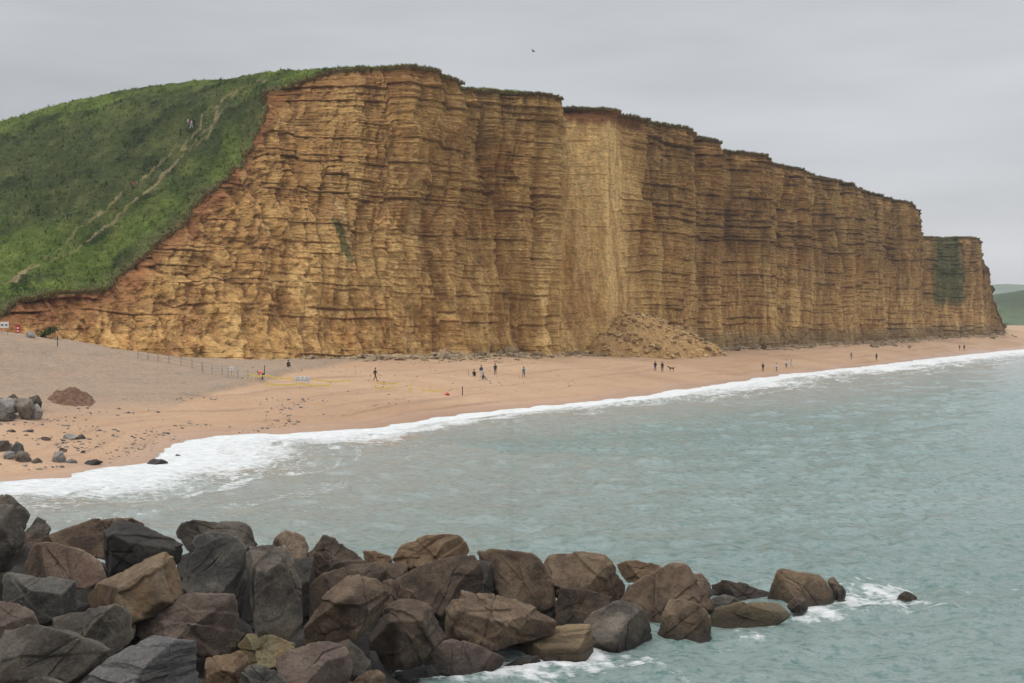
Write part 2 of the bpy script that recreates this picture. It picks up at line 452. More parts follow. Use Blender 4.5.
# few whitecaps
me = mesh_np('sea', np.stack([X, Y, Zs], -1).reshape(-1, 3), grid_faces(*X.shape, flip=True),
             attrs={'foam': foam, 'murk': murk, 'silt': silt})
sea = tag(link('sea', me), kind='structure')
m, n, b = newmat('sea_water')
pos = N(n, 'ShaderNodeNewGeometry').outputs['Position']
big = noise(n, scalev(n, pos, (0.012, 0.03, 0.02)), 1.0, 5, 0.6)
chop = noise(n, scalev(n, pos, (1.5, 1.7, 0.8)), 1.0, 8, 0.68)
c = mixc(n, rangemap(n, big, 0.35, 0.65, 0, 1), (0.205, 0.282, 0.262), (0.272, 0.348, 0.326))
c = mixc(n, rangemap(n, chop, 0.50, 0.62, 0, 0.75), c, (0.085, 0.19, 0.165))  # dark ripple shading painted into the water colour, beside the bump
c = mixc(n, math_(n, 'MULTIPLY', attr(n, 'murk'), 0.75), c, (0.36, 0.36, 0.32))
c = mixc(n, math_(n, 'MULTIPLY', attr(n, 'silt'), 0.7), c, (0.34, 0.25, 0.18))
lace = noise(n, scalev(n, pos, (1.6, 2.4, 1)), 1.0, 8, 0.7)
fm = math_(n, 'ADD', attr(n, 'foam'), rangemap(n, lace, 0.3, 0.7, -0.45, 0.45))
fm = rangemap(n, fm, 0.30, 0.85, 0, 1)
fcol = mixc(n, rangemap(n, noise(n, scalev(n, pos, (0.8, 1.4, 1)), 1.0, 6, 0.7), 0.38, 0.6, 0, 1), (0.60, 0.62, 0.61), (0.82, 0.83, 0.82))
c = mixc(n, fm, c, fcol)
n.links.new(c, b.inputs['Base Color'])
n.links.new(rangemap(n, fm, 0, 1, 0.09, 0.75), b.inputs['Roughness'])
b.inputs['IOR'].default_value = 1.33
p1 = bump(n, b, chop, 0.9, 0.55)
bump(n, b, noise(n, scalev(n, pos, (2.2, 3.4, 2)), 1.0, 5, 0.6), 0.6, 0.22, p1)
sea.data.materials.append(m)

# ------------------------------------------------------------------ the sandstone cliff
CTa = np.array(CT, float)
bx = np.array(BP)
tx = np.array([at(c[0], c[4], c[3]) for c in CT])
# sample density: screen width plus a little for the returns
seg = np.hypot(*(np.diff(bx[:, :2], axis=0).T))
wgt = np.abs(np.diff(CTa[:, 0])) * np.where(CTa[:-1, 0] < -70, 0.2, 1.0) + seg * 250 / np.maximum(CTa[:-1, 1], 200) * 0.8
wgt[-2:] = [40, 20]
uu = np.concatenate([[0], np.cumsum(wgt)]); NC = 1950
us = np.linspace(0, uu[-1], NC)
ip = lambda a: np.interp(us, uu, a)
B0 = np.stack([ip(bx[:, 0]), ip(bx[:, 1]), ip(bx[:, 2])], 1)
T0 = np.stack([ip(tx[:, 0]), ip(tx[:, 1]), ip(tx[:, 2])], 1)
pxs = ip(CTa[:, 0])
# round the plan a little
def smooth_m(A, S, w):
    out = A.copy(); L = arclen(S)
    q = np.linspace(0, L[-1], 4000); dq = q[1] - q[0]; k = max(1, int(w / dq)); ker = np.hanning(2 * k + 3)[1:-1]; ker /= ker.sum()
    for j in range(A.shape[1]):
        v = np.interp(q, L, A[:, j]); v = np.convolve(np.pad(v, k, mode='edge'), ker, 'valid')
        out[:, j] = np.interp(L, q, v)
    return out
Bs = smooth_m(B0, B0[:, :2], 1.4); Ts = smooth_m(T0, B0[:, :2], 0.9)
um = arclen(Bs[:, :2])
tg = smooth_m(np.gradient(Bs[:, :2], axis=0) / np.maximum(np.hypot(*np.gradient(Bs[:, :2], axis=0).T), 1e-6)[:, None], Bs[:, :2], 5.0)
tg /= np.hypot(tg[:, 0], tg[:, 1])[:, None]
nrm = np.stack([tg[:, 1], -tg[:, 0]], 1)              # seaward
NR = 660
v = np.linspace(0, 1, NR)
zlo = Bs[:, 2] - 1.5
V_, U_ = np.meshgrid(v, um, indexing='ij')
PX = np.broadcast_to(pxs, U_.shape)
Z = zlo + V_ * (Ts[:, 2] - zlo)
Hgt = (Ts[:, 2] - Bs[:, 2])
vv = np.clip((Z - Bs[:, 2]) / np.maximum(Hgt, 0.5), 0, 1)
sb_ = vv ** 1.0
XX = Bs[:, 0] + sb_ * (Ts[:, 0] - Bs[:, 0]); YY = Bs[:, 1] + sb_ * (Ts[:, 1] - Bs[:, 1])
depth_top = Ts[:, 2] - Z
tall = sst(6, 24, Hgt)[None, :]
left = 0.45 * sst(520, 420, PX) + 0.55 * sst(350, 240, PX)                                # the broken, sloping western end
scar = sst(553, 563, PX + 3 * vn2(Z / 5, U_ * 0, 40)) * sst(640, 618, PX + 5 * vn2(Z / 4, U_ * 0, 40))    # fresh pale face
scar = scar * sst(0, 2, depth_top)
# beds
fbA = fbm2(U_ / 12.0 + 0.20 * vn2(Z / 13, U_ * 0.02, 37), Z / 80, 3, 36)
zz = Z + 0.9 * sst(-0.03, 0.03, fbA) + 0.12 * vn2(U_ / 5, Z / 9, 27) + 0.9 * vn2(U_ / 38, U_ * 0, 30) + 0.35 * vn2(U_ / 9, Z / 14, 31) + 0.012 * U_
edges = [-6.0]; br = np.random.default_rng(12)
while edges[-1] < 90: edges.append(edges[-1] + (0.50 + 1.35 * br.random() ** 1.5))
edges = np.array(edges)
bi = np.searchsorted(edges, zz) - 1; bi = np.clip(bi, 0, len(edges) - 2)
ft = (zz - edges[bi]) / (edges[bi + 1] - edges[bi])
hard = br.random(len(edges)) ** 1.5; hard2 = br.random(len(edges)) 
HD = hard[bi]
patch = fbm2(U_ / 4.6, bi * 7.7, 3, 33) ; patch2 = fbm2(U_ / 2.2, bi * 5.1, 2, 34)
thk = 0.32
cap = sst(1 - thk, 1 - thk + 0.09, ft) * sst(1.0, 0.95, ft)         # hard cap of each bed juts out over the soft sand
und = np.exp(-((ft - (1 - thk - 0.06)) / 0.13) ** 2)
upper = sst(0.15, 0.75, vv)
amp = (0.22 + 0.95 * HD ** 1.2) * np.clip(0.55 + 1.3 * patch + 0.5 * patch2, 0, 1.7) * (0.45 + 0.65 * upper)
amp = amp * (1 - 0.86 * scar) * (1 - 0.45 * left)
dsp = amp * (0.95 * cap - 0.55 * und)
zf = (zz + 0.2 * vn2(U_ / 3.0, Z / 3, 29)) / 0.62; fi = np.floor(zf); ff = zf - fi
dsp += 0.26 * sst(-0.2, 0.5, vn2(U_ / 3.5, fi * 3.3, 28)) * sst(0.45, 0.62, ff) * (1 - 0.8 * scar) * (1 - 0.6 * left) * (0.15 + 0.85 * upper)
# buttresses, gullies, rills: inward creases between rounded ribs
wz_ = vn2(Z / 13, U_ * 0.02, 37)
rA = np.abs(fbA); rB = np.abs(fbm2(U_ / 4.6 + 0.30 * wz_ + 0.15 * patch, Z / 26, 4, 38)); rC = np.abs(fbm2(U_ / 1.7, Z / 7.5, 3, 56))
dsp += (5.4 * (1 - .45 * sst(600, 680, PX)) * np.minimum(rA, 0.45) + 3.0 * (1 - .4 * sst(600, 680, PX)) * rB + 1.0 * rC - 1.45 * (1 - .4 * sst(600, 680, PX))) * (1 - 0.85 * scar) * (0.45 + 0.55 * tall) * (1 - 0.3 * left)
joint = sst(0.06, 0.0, rB)
wav = fbm2(U_ / 17.0, Z / 70, 2, 35); dsp += 1.2 * wav * (1 - scar)
dsp += 0.38 * fbm2(U_ / 1.6, Z / 3.5, 4, 39) * (1 - .5 * scar) + 0.24 * (1 - .6 * scar) * fbm2(U_ / 0.7, Z / 0.8, 3, 41) + 0.45 * scar * fbm2(U_ / 2.2, Z / 9, 4, 63)
blk = vn2(np.floor(U_ / 1.9 + 0.7 * vn2(bi * 3.3, U_ / 6, 46)) * 3.7, bi * 2.9, 45)
dsp += 0.30 * blk * (1 - scar) * (1 - left * 0.5) * upper
# western end: hummocky and crumbling
rib = fbm2((U_ + 0.55 * Z) / 3.0, (Z - 0.3 * U_) / 12.0, 5, 42, .6)
hum = np.abs(fbm2(U_ / 7.0 + 0.5 * rib, Z / 6.0, 4, 43)); hum2 = np.abs(fbm2(U_ / 2.6, Z / 2.0, 4, 49))
dsp += left * (2.1 * rib + 2.6 * hum + 0.9 * hum2 - 1.2) * sst(0, 5, Hgt)[None, :]
dsp += sst(345, 270, PX) * -3.6 * np.exp(-((U_ - np.interp(298, pxs, um) + 0.36 * (Z - 42)) / 2.0) ** 2) * vv
# hollow in the scar, cave at the far end
ucave = np.interp(565, pxs, um); dsp -= 2.2 * np.exp(-((U_ - ucave) / 1.6) ** 2 - ((Z - 22) / 5.5) ** 2)
uc2 = np.interp(929, pxs, um); dsp -= 2.5 * np.exp(-((U_ - uc2) / 2.5) ** 2 - ((Z - 7) / 4.0) ** 2)
uc3 = np.interp(352, pxs, um)
# toe: fallen sand and undercut
toe = sst(5.5, 0, Z - Bs[:, 2])
dsp += toe * (0.8 + 1.3 * fbm2(U_ / 4.5, Z / 6, 4, 44)) * (0.4 + 0.6 * tall)
dsp += 0.2 * sst(1.6, 0.6, depth_top) * fbm2(U_ / 2.2, U_ * 0, 3, 47) - 0.4 * sst(2.6, 1.2, depth_top) * sst(0.0, 0.7, depth_top)
dsp *= sst(0.0, 3.0, Hgt)[None, :] * 0.9 + 0.1
XX = XX + nrm[:, 0] * dsp; YY = YY + nrm[:, 1] * dsp
ZZ = Z + 0.10 * fbm2(U_ / 1.0, Z / 1.0, 2, 48)
# rock colour, with crease shade and rib highlights painted into it
A = lambda *c_: np.array(c_, np.float32)
def lerp(a, b_, t): return a + (b_ - a) * t[..., None]
tint = fbm2(U_ / 16, Z / 9, 4, 50); t2 = fbm2(U_ / 1.1, Z / 9, 4, 51); t3 = fbm2(U_ / 1.2, Z / 0.5, 3, 52); t4 = fbm2(U_ / 2.5, Z / 1.6, 4, 58)
low = 1 - sst(0.15, 0.6, vv)
col = lerp(np.broadcast_to(A(.43, .255, .098), Z.shape + (3,)), A(.58, .41, .19), np.clip(0.42 + 0.35 * low + 0.9 * tint + 0.5 * t2, 0, 1))
col = lerp(col, A(.31, .165, .062), np.clip(0.8 * hard2[bi] - 0.25 + 0.9 * t3, 0, 1) * 0.75 * (1 - scar))
east = sst(600, 700, PX)
col = lerp(col, A(.27, .155, .070), east * np.clip(.45 + .8 * upper * tint + .25 * upper, 0, 1) * .6)
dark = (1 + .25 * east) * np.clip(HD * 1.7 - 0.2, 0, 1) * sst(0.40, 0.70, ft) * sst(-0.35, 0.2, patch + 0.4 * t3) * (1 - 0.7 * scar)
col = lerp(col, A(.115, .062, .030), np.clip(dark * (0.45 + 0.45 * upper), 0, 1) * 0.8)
stain = sst(0.10, 0.45, fbm2(U_ / 5.5, Z / 22, 4, 53) + .1 * t2) * (1 - scar)
col = lerp(col, A(.15, .088, .042), stain * (0.22 + 0.35 * upper) * (1 - 0.6 * left))
col = lerp(col, A(.68, .51, .25), sst(0.12, 0.45, fbm2(U_ / 2.6, Z / 20, 3, 54) + .2 * t4) * (0.30 + .35 * low))
col = lerp(col, A(.70, .52, .26), scar * 0.85)
col = lerp(col, A(.37, .20, .085), scar * np.clip(sst(0.12, 0.45, t3) * .5 + sst(.1, .4, fbm2(U_ / 3 + Z / 30, Z / 14, 3, 59)), 0, 1) * 0.55)
col = lerp(col, A(.26, .15, .07), scar * np.exp(-((ft - .9) / .07) ** 2) * sst(.35, .7, hard2[bi]) * sst(-.2, .3, patch2) * .7)
col = lerp(col, A(.60, .37, .15), left * np.clip(0.35 + 0.8 * rib + .4 * t4, 0, 1) * 0.7)
col = lerp(col, A(.20, .105, .045), left * sst(0.12, 0.02, hum) * .55)  # shade painted into the creases between hummocks
col = lerp(col, A(.18, .095, .042), sst(0.11, 0.0, rB) * .5 * (1 - scar))  # gully shade painted along the inward creases
col = lerp(col, A(.62, .45, .21), sst(0.22, 0.42, rB) * .3)  # highlight painted on the jutting ribs
col = lerp(col, A(.27, .125, .060), left * sst(7, 1.0, depth_top + 3 * t2) * 0.9)
col = lerp(col, A(.50, .27, .13), left * sst(0.1, .5, fbm2(U_ / 4, Z / 3, 3, 57)) * 0.4)
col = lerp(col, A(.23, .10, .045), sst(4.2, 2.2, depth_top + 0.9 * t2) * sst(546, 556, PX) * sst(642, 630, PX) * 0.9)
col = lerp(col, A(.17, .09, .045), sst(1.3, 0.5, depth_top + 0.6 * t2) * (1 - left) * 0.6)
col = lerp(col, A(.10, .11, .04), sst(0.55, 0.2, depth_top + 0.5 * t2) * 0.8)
# damp, weedy foot on the eastern stretch
col = lerp(col, A(.19, .15, .095), sst(640, 700, PX) * sst(5.5, 2.0, Z - Bs[:, 2] + 2 * t2) * 0.7)
# vegetated gully at the far end and the green streak near the west end
g1 = sst(930, 936, PX) * sst(961, 955, PX + 0.25 * (Z - 40) + 4 * t2) * sst(15, 19, Z + 3 * t2)
g2 = np.exp(-((PX - (344 - (Z - 25.5) * 2.3)) / 5.5) ** 2) * sst(20.5, 22.5, Z) * sst(31, 28.5, Z)
g2 = sst(0.35, 0.6, g2 + 0.2 * t2)
col = lerp(col, A(.10, .125, .055), np.clip(g1 * 0.85 + g2 * 0.8, 0, 1))
lt = np.exp(-((PX - (350 - (Z - 27) * 2.3)) / 2.5) ** 2) * sst(23.5, 25, Z) * sst(35, 31, Z)
col = lerp(col, A(.55, .44, .27), np.clip(lt, 0, 1) * 0.7)
col *= (1 + 0.10 * t3)[..., None]; col *= A(1.26, 1.13, .95)
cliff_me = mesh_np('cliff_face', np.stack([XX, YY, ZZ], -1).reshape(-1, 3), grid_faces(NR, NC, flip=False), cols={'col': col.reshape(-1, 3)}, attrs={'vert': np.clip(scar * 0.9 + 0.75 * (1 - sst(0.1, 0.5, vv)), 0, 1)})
cliff = tag(link('cliff', cliff_me), kind='structure')
def attr_col(n, name):
    a = N(n, 'ShaderNodeAttribute'); a.attribute_name = name; return a.outputs['Color']
m, n, b = newmat('layered_sandstone')
pos = N(n, 'ShaderNodeNewGeometry').outputs['Position']
f1 = noise(n, scalev(n, pos, (1.4, 1.4, 3.2)), 1.0, 8, 0.72)
f2h = noise(n, scalev(n, pos, (0.35, 0.35, 2.4)), 1.0, 7, 0.68); f2v = noise(n, scalev(n, pos, (0.8, 0.8, 0.30)), 1.0, 6, 0.6)
mxf = N(n, 'ShaderNodeMix'); n.links.new(attr(n, 'vert'), mxf.inputs[0]); n.links.new(f2h, mxf.inputs[2]); n.links.new(f2v, mxf.inputs[3]); f2 = mxf.outputs[0]
c = vscale(n, attr_col(n, 'col'), rangemap(n, f1, 0.28, 0.72, 0.55, 1.42))
c = vscale(n, c, rangemap(n, f2, 0.3, 0.7, 0.70, 1.25))
n.links.new(c, b.inputs['Base Color']); b.inputs['Roughness'].default_value = 0.92; b.inputs['Specular IOR Level'].default_value = 0.15
p1 = bump(n, b, f1, 1.0, 0.55); bump(n, b, f2, 0.9, 0.8, p1)
cliff.data.materials.append(m)

# ------------------------------------------------------------------ grassy hill behind the edge
idx = np.linspace(0, NC - 1, 975).astype(int)
ex, ey, ez = XX[-1, idx] + nrm[idx, 0] * 0.12, YY[-1, idx] + nrm[idx, 1] * 0.12, ZZ[-1, idx]
NV = 330
q = np.linspace(0, 1, NV) ** 1.7
pxi = pxs[idx]
Lk = sst(230, 460, pxi); Lx = -150 - 20 * Lk; Ly = 310 - 50 * Lk
es = smooth_m(np.stack([ex, ey], 1), np.stack([ex, ey], 1), 9.0)
pc = es[:, 0] * 0.86 + es[:, 1] * 0.48                       # keep the sheet from folding over itself
fix = np.maximum.accumulate(pc) + np.linspace(0, .5, len(pc)) - pc
es = es + fix[:, None] * np.array([0.86, 0.48])
bl = sst(7, 0, q[:, None] * 340)
GX = es[:, 0] + q[:, None] * Lx + (ex - es[:, 0]) * bl; GY = es[:, 1] + q[:, None] * Ly + (ey - es[:, 1]) * bl
GZ = hill(GX, GY)
# meet the cliff edge exactly
GZ = GZ + (smooth_m((ez - hill(ex, ey))[:, None], np.stack([ex, ey], 1), 4.0)[:, 0])[None, :] * sst(12, 0, q[:, None] * 300) + (ez - hill(ex, ey) - smooth_m((ez - hill(ex, ey))[:, None], np.stack([ex, ey], 1), 4.0)[:, 0])[None, :] * sst(2, 0, q[:, None] * 300)
near = q[:, None] * 300
rough = 0.55 * fbm2(GX / 4.5, GY / 4.5, 4, 100) + 0.55 * fbm2(GX / 1.1, GY / 1.1, 3, 101)
GZ = GZ + (rough + 0.6 * fbm2(GX / 17, GY / 17, 3, 102)) * sst(0, 5, near) + 0.25 * sst(0, 1.2, near) * (0.5 + fbm2(GX / 0.9, GY / 0.9, 2, 103))
GZ[0] -= 0.25
# trodden paths, traced down the face
trails = [[(237, 92), (225, 99), (217, 107), (216, 121)], [(213, 127), (208, 137), (196, 144)], [(202, 116), (200, 130), (185, 142), (180, 150)],
          [(183, 153), (170, 169), (159, 180), (148, 191), (132, 207)], [(121, 214), (108, 226), (95, 235), (70, 256)], [(28, 268), (14, 279), (0, 284), (-30, 300)],
          [(122, 195), (108, 209), (80, 228), (66, 244), (52, 256), (35, 266)], [(186, 146), (176, 143), (172, 152), (150, 172), (130, 190)], [(237, 92), (260, 82), (290, 79)],
          [(237, 92), (216, 121), (183, 153), (148, 191), (121, 214), (95, 236), (66, 256), (28, 270), (0, 285)]]
tw = [.55, .5, .45, .62, .5, .75, .42, .34, .34, .36]
trail = np.zeros_like(GX)
tn = fbm2(GX / 1.3, GY / 1.3, 3, 110); tn2 = fbm2(GX / 5, GY / 5, 3, 111)
for tr, wt in zip(trails, tw):
    P = [hit(a_, b_, hill, 150, 420)[:2] for a_, b_ in tr]
    d_, _ = poly_dist(GX, GY, P)
    trail = np.maximum(trail, sst(0.75 * wt, 0.35 * wt, np.abs(d_) + 0.22 * tn + 0.30 * tn2) * min(1, wt + .2))
wornP = [hit(a_, b_, hill, 150, 420)[:2] for a_, b_ in [(240, 90), (205, 118), (178, 150), (120, 205), (70, 248), (0, 286)]]
dworn, _ = poly_dist(GX, GY, wornP)
worn = sst(9, 2, np.abs(dworn) + 3 * tn2)
c0 = fbm2(GX / 24, GY / 24, 4, 104); c1 = fbm2(GX / 3.0, GY / 6.0, 4, 105); c2 = fbm2(GX / 0.8, GY / 0.8, 3, 106)
gc = lerp(np.broadcast_to(A(.066, .104, .020), GX.shape + (3,)), A(.150, .198, .040), np.clip(0.5 + 0.9 * c1 + 0.4 * c0, 0, 1))
# bracken patch on the shoulder
bp = [hit(a_, b_, hill, 150, 420)[:2] for a_, b_ in ((20, 165), (60, 175), (105, 160), (140, 140))]
dbp, _ = poly_dist(GX, GY, bp)
brk_ = sst(30, 12, np.abs(dbp) + 9 * c0 + 4 * c1)
gc = lerp(gc, A(.050, .058, .026), brk_ * 0.72)
gc = lerp(gc, A(.022, .036, .012), sst(0.05, 0.4, fbm2(GX / 5, GY / 8, 5, 107, .6)) * 0.8)
gc = lerp(gc, A(.17, .17, .06), sst(0.15, 0.5, fbm2(GX / 3, GY / 5, 4, 108, .6)) * 0.35)
gc = lerp(gc, A(.15, .15, .05), worn * sst(-0.1, 0.5, c1) * 0.35)
edge = sst(7, 0.5, near + 3 * c1)
gc = lerp(gc, A(.14, .13, .06), edge * 0.55)
gc = lerp(gc, A(.20, .11, .06), sst(1.6, 0.4, near + 1.2 * c2) * 0.5)
gc = lerp(gc, A(.42, .31, .18), trail * 0.75)
gc = gc * (1 + 0.22 * c2)[..., None]
hill_me = mesh_np('grassy_hill', np.stack([GX, GY, GZ], -1).reshape(-1, 3), grid_faces(*GX.shape, flip=False), cols={'col': gc.reshape(-1, 3)})
hill_o = tag(link('grassy_hill', hill_me), kind='structure')
m, n, b = newmat('rough_turf')
pos = N(n, 'ShaderNodeNewGeometry').outputs['Position']
f1 = noise(n, pos, 2.6, 8, 0.75); f2 = noise(n, pos, 0.6, 6, 0.65)
c = vscale(n, attr_col(n, 'col'), rangemap(n, f1, 0.3, 0.7, 0.42, 1.6))
c = vscale(n, c, rangemap(n, f2, 0.3, 0.7, 0.7, 1.25))
n.links.new(c, b.inputs['Base Color']); b.inputs['Roughness'].default_value = 1.0; b.inputs['Specular IOR Level'].default_value = 0.1
p1 = bump(n, b, f1, 1.0, 0.5); bump(n, b, f2, 0.8, 0.9, p1)
hill_o.data.materials.append(m)

# tussocks: short blades in clumps, thick along the cliff edge
tr_ = np.random.default_rng(5)
tv, tf, tc_ = [], [], []
def tufts(cx, cy, cz, hgt, col_):
    k = len(cx)
    nb = 6
    for j in range(nb):
        a = tr_.random(k) * 6.283; w = hgt * 0.16; ln = hgt * (0.6 + 0.7 * tr_.random(k)); le = ln * (0.2 + 0.8 * tr_.random(k))
        bx_, by_ = cx + 0.2 * hgt * np.cos(a), cy + 0.2 * hgt * np.sin(a)
        p0 = np.stack([bx_ - w * np.sin(a), by_ + w * np.cos(a), cz - 0.1], 1)
        p1_ = np.stack([bx_ + w * np.sin(a), by_ - w * np.cos(a), cz - 0.1], 1)
        p2 = np.stack([bx_ + le * np.cos(a), by_ + le * np.sin(a), cz + ln], 1)
        base = sum(len(t_) for t_ in tv)
        tv.append(np.stack([p0, p1_, p2], 1).reshape(-1, 3))
        tf.append(base + np.arange(3 * k).reshape(k, 3))
        tc_.append(np.repeat(col_, 3, axis=0))
k = 26000
i0 = (tr_.random(k) ** 1.3 * (NV - 2)).astype(int); j0 = tr_.integers(30, 780, k)
gcs = gc[i0, j0] * (0.75 + 1.0 * tr_.random(k))[:, None]
ok = (trail[i0, j0] < 0.2)
i0, j0, gcs = i0[ok], j0[ok], gcs[ok]
tufts(GX[i0, j0], GY[i0, j0], GZ[i0, j0], 0.18 + 0.34 * tr_.random(len(i0)), gcs)
k = 9000
j0 = tr_.integers(60, 960, k); i0 = tr_.integers(0, 7, k)
gcs = gc[i0 + 3, j0] * (0.9 + 0.8 * tr_.random(k))[:, None]
tufts(GX[i0, j0], GY[i0, j0], GZ[i0, j0], 0.15 + 0.3 * tr_.random(k) ** 2, gcs)
gm = mesh_np('tussock_grass', np.concatenate(tv), np.concatenate(tf), cols={'col': np.concatenate(tc_)}, smooth=False)
m, n, b = newmat('tussock_blades')
n.links.new(attr_col(n, 'col'), b.inputs['Base Color']); b.inputs['Roughness'].default_value = 0.95; b.inputs['Specular IOR Level'].default_value = 0.1
gm.materials.append(m)
tag(link('tussock_grass', gm), kind='stuff', cat='grass', label='rough tussock grass covering the green hill and the cliff edge')

# ------------------------------------------------------------------ far hills to the east
def far_hill(name, pts, colr, seed):
    """pts: image x, image y of the crest, depth"""
    xs = np.linspace(pts[0][0], pts[-1][0], 160)
    D = np.interp(xs, [p[0] for p in pts], [p[2] for p in pts]); Yp = np.interp(xs, [p[0] for p in pts], [p[1] for p in pts])
    cx, cy, cz = (xs - HX) / F * D, D, CZ - (Yp - HY) / F * D
    rows = []
    for t in np.linspace(0, 1, 40):
        up = math.sin(t * math.pi / 2)
        y_ = cy * (0.82 + 0.18 * t); rows.append((cx, y_, 2 + (cz - 2) * up ** 1.2))
    for t in np.linspace(0.1, 1, 10):
        rows.append((cx, cy * (1 + 0.5 * t), cz * (1 - t * 0.8)))
    Xh = np.array([r_[0] for r_ in rows]); Yh = np.array([r_[1] for r_ in rows]); Zh = np.array([r_[2] for r_ in rows])
    Zh = Zh + fbm2(Xh / 60, Yh / 60, 4, seed) * 3.0 * sst(0, 12, Zh)
    ob = tag(link(name, mesh_np(name, np.stack([Xh, Yh, Zh], -1).reshape(-1, 3), grid_faces(*Xh.shape))), kind='structure')
    m, n, b = newmat(name + '_fields')
    pos = N(n, 'ShaderNodeNewGeometry').outputs['Position']
    f1 = noise(n, pos, 0.012, 7, 0.6); f2 = noise(n, pos, 0.12, 6, 0.7)
    c = mixc(n, rangemap(n, f1, 0.42, 0.58, 0, 1), colr, tuple(x * 0.55 for x in colr))
    c = vscale(n, c, rangemap(n, f2, 0.3, 0.7, 0.7, 1.3))
    n.links.new(c, b.inputs['Base Color']); b.inputs['Roughness'].default_value = 1
    b.inputs['Specular IOR Level'].default_value = 0.1
    ob.data.materials.append(m)
far_hill('green_headland', [(930, 300, 1300), (985, 297, 1300), (1005, 293, 1300), (1030, 289, 1320), (1100, 275, 1400), (1250, 255, 1600), (1500, 250, 1900)], (.085, .115, .055), 130)
far_hill('distant_hills', [(880, 296, 5200), (960, 287, 5200), (1000, 284, 5200), (1040, 288, 5200), (1150, 276, 5400), (1500, 270, 5600)], (.10, .15, .07), 131)

# ------------------------------------------------------------------ rocks
ico = bmesh.new(); bmesh.ops.create_icosphere(ico, subdivisions=6, radius=1.0)
IV6 = np.array([v_.co[:] for v_ in ico.verts]); IF6 = np.array([[v_.index for v_ in f_.verts] for f_ in ico.faces]); ico.free()
ico = bmesh.new(); bmesh.ops.create_icosphere(ico, subdivisions=5, radius=1.0)
IV5 = np.array([v_.co[:] for v_ in ico.verts]); IF5 = np.array([[v_.index for v_ in f_.verts] for f_ in ico.faces]); ico.free()
ico = bmesh.new(); bmesh.ops.create_icosphere(ico, subdivisions=3, radius=1.0)
IV3 = np.array([v_.co[:] for v_ in ico.verts]); IF3 = np.array([[v_.index for v_ in f_.verts] for f_ in ico.faces]); ico.free()

def hull2(P):
    P = sorted(set(map(tuple, P)))
    def half(Q):
        h = []
        for p in Q:
            while len(h) >= 2 and (h[-1][0] - h[-2][0]) * (p[1] - h[-2][1]) - (h[-1][1] - h[-2][1]) * (p[0] - h[-2][0]) <= 0: h.pop()
            h.append(p)
        return h[:-1]
    return half(P) + half(P[::-1])      # counter-clockwise

def rock_from_planes(Nn, Dd, IV, p=110):
    g = np.maximum(IV @ Nn.T, 0) / Dd[None, :]
    rr = (g ** p).sum(1) ** (-1.0 / p)
    return IV * rr[:, None]

def rock_material(name, c_main, c_alt, c_stain, stain=0.5, ribs=False, speck=False, rough=0.85):
    m, n, b = newmat(name)
    tco = N(n, 'ShaderNodeTexCoord').outputs['Object']
    oi = N(n, 'ShaderNodeObjectInfo')
    ad = N(n, 'ShaderNodeVectorMath'); ad.operation = 'MULTIPLY_ADD'
    ad.inputs[1].default_value = (1, 1, 1)
    n.links.new(tco, ad.inputs[0])
    cmb = N(n, 'ShaderNodeCombineXYZ')
    for i in range(3): n.links.new(math_(n, 'MULTIPLY', oi.outputs['Random'], 37.0 + 11 * i), cmb.inputs[i])
    n.links.new(cmb.outputs[0], ad.inputs[2])
    vec = ad.outputs[0]
    geo = N(n, 'ShaderNodeNewGeometry')
    f0 = noise(n, vec, 0.75, 4, 0.6); f1 = noise(n, vec, 3.2, 8, 0.72); f2 = noise(n, vec, 14.0, 6, 0.75); f3 = noise(n, vec, 1.3, 6, 0.65)
    c = mixc(n, rangemap(n, math_(n, 'ADD', f0, math_(n, 'MULTIPLY', f1, 0.55)), 0.64, 0.92, 0, 1), c_main, c_alt)
    c = mixc(n, rangemap(n, f3, 0.50, 0.64, 0, stain), c, c_stain)
    c = mixc(n, rangemap(n, f1, 0.56, 0.74, 0, 0.55), c, tuple(x * 0.35 for x in c_main))
    c = vscale(n, c, rangemap(n, f2, 0.25, 0.75, 0.6, 1.4))
    # worn pale arrises
    pt = rangemap(n, geo.outputs['Pointiness'], 0.52, 0.60, 0, 0.4)
    c = mixc(n, pt, c, tuple(min(1, x * 1.7 + 0.03) for x in c_alt))
    # wet weedy band near the water
    sp = N(n, 'ShaderNodeSeparateXYZ'); n.links.new(geo.outputs['Position'], sp.inputs[0])
    wz = math_(n, 'ADD', sp.outputs[2], rangemap(n, f3, 0.3, 0.7, -0.35, 0.35))
    wetf = rangemap(n, wz, 0.15, 0.85, 0.85, 0.0)
    c = mixc(n, wetf, c, tuple(x * 0.28 for x in c_main))
    h = f1
    if ribs:
        rot = N(n, 'ShaderNodeMapping'); rot.inputs['Rotation'].default_value = (0.1, 0.75, 0.2); rot.inputs['Scale'].default_value = (0.5, 0.5, 6.5); n.links.new(tco, rot.inputs[0])
        gr = noise(n, rot.outputs[0], 1.0, 5, 0.6)
        c = mixc(n, rangemap(n, gr, 0.40, 0.46, 0.65, 0.0), c, tuple(x * 0.3 for x in c_main))
        h = math_(n, 'ADD', f1, math_(n, 'MULTIPLY', rangemap(n, gr, 0.38, 0.48, 0, 1), 0.5))
    if speck:
        c = mixc(n, rangemap(n, noise(n, vec, 7.0, 5, 0.7), 0.55, 0.62, 0, 0.8), c, (0.14, 0.13, 0.05))
    n.links.new(c, b.inputs['Base Color'])
    n.links.new(rangemap(n, wetf, 0, 0.85, rough, 0.30), b.inputs['Roughness'])
    b.inputs['Specular IOR Level'].default_value = 0.28
    p1 = bump(n, b, h, 1.0, 0.16); bump(n, b, f2, 0.9, 0.05, p1)
    return m

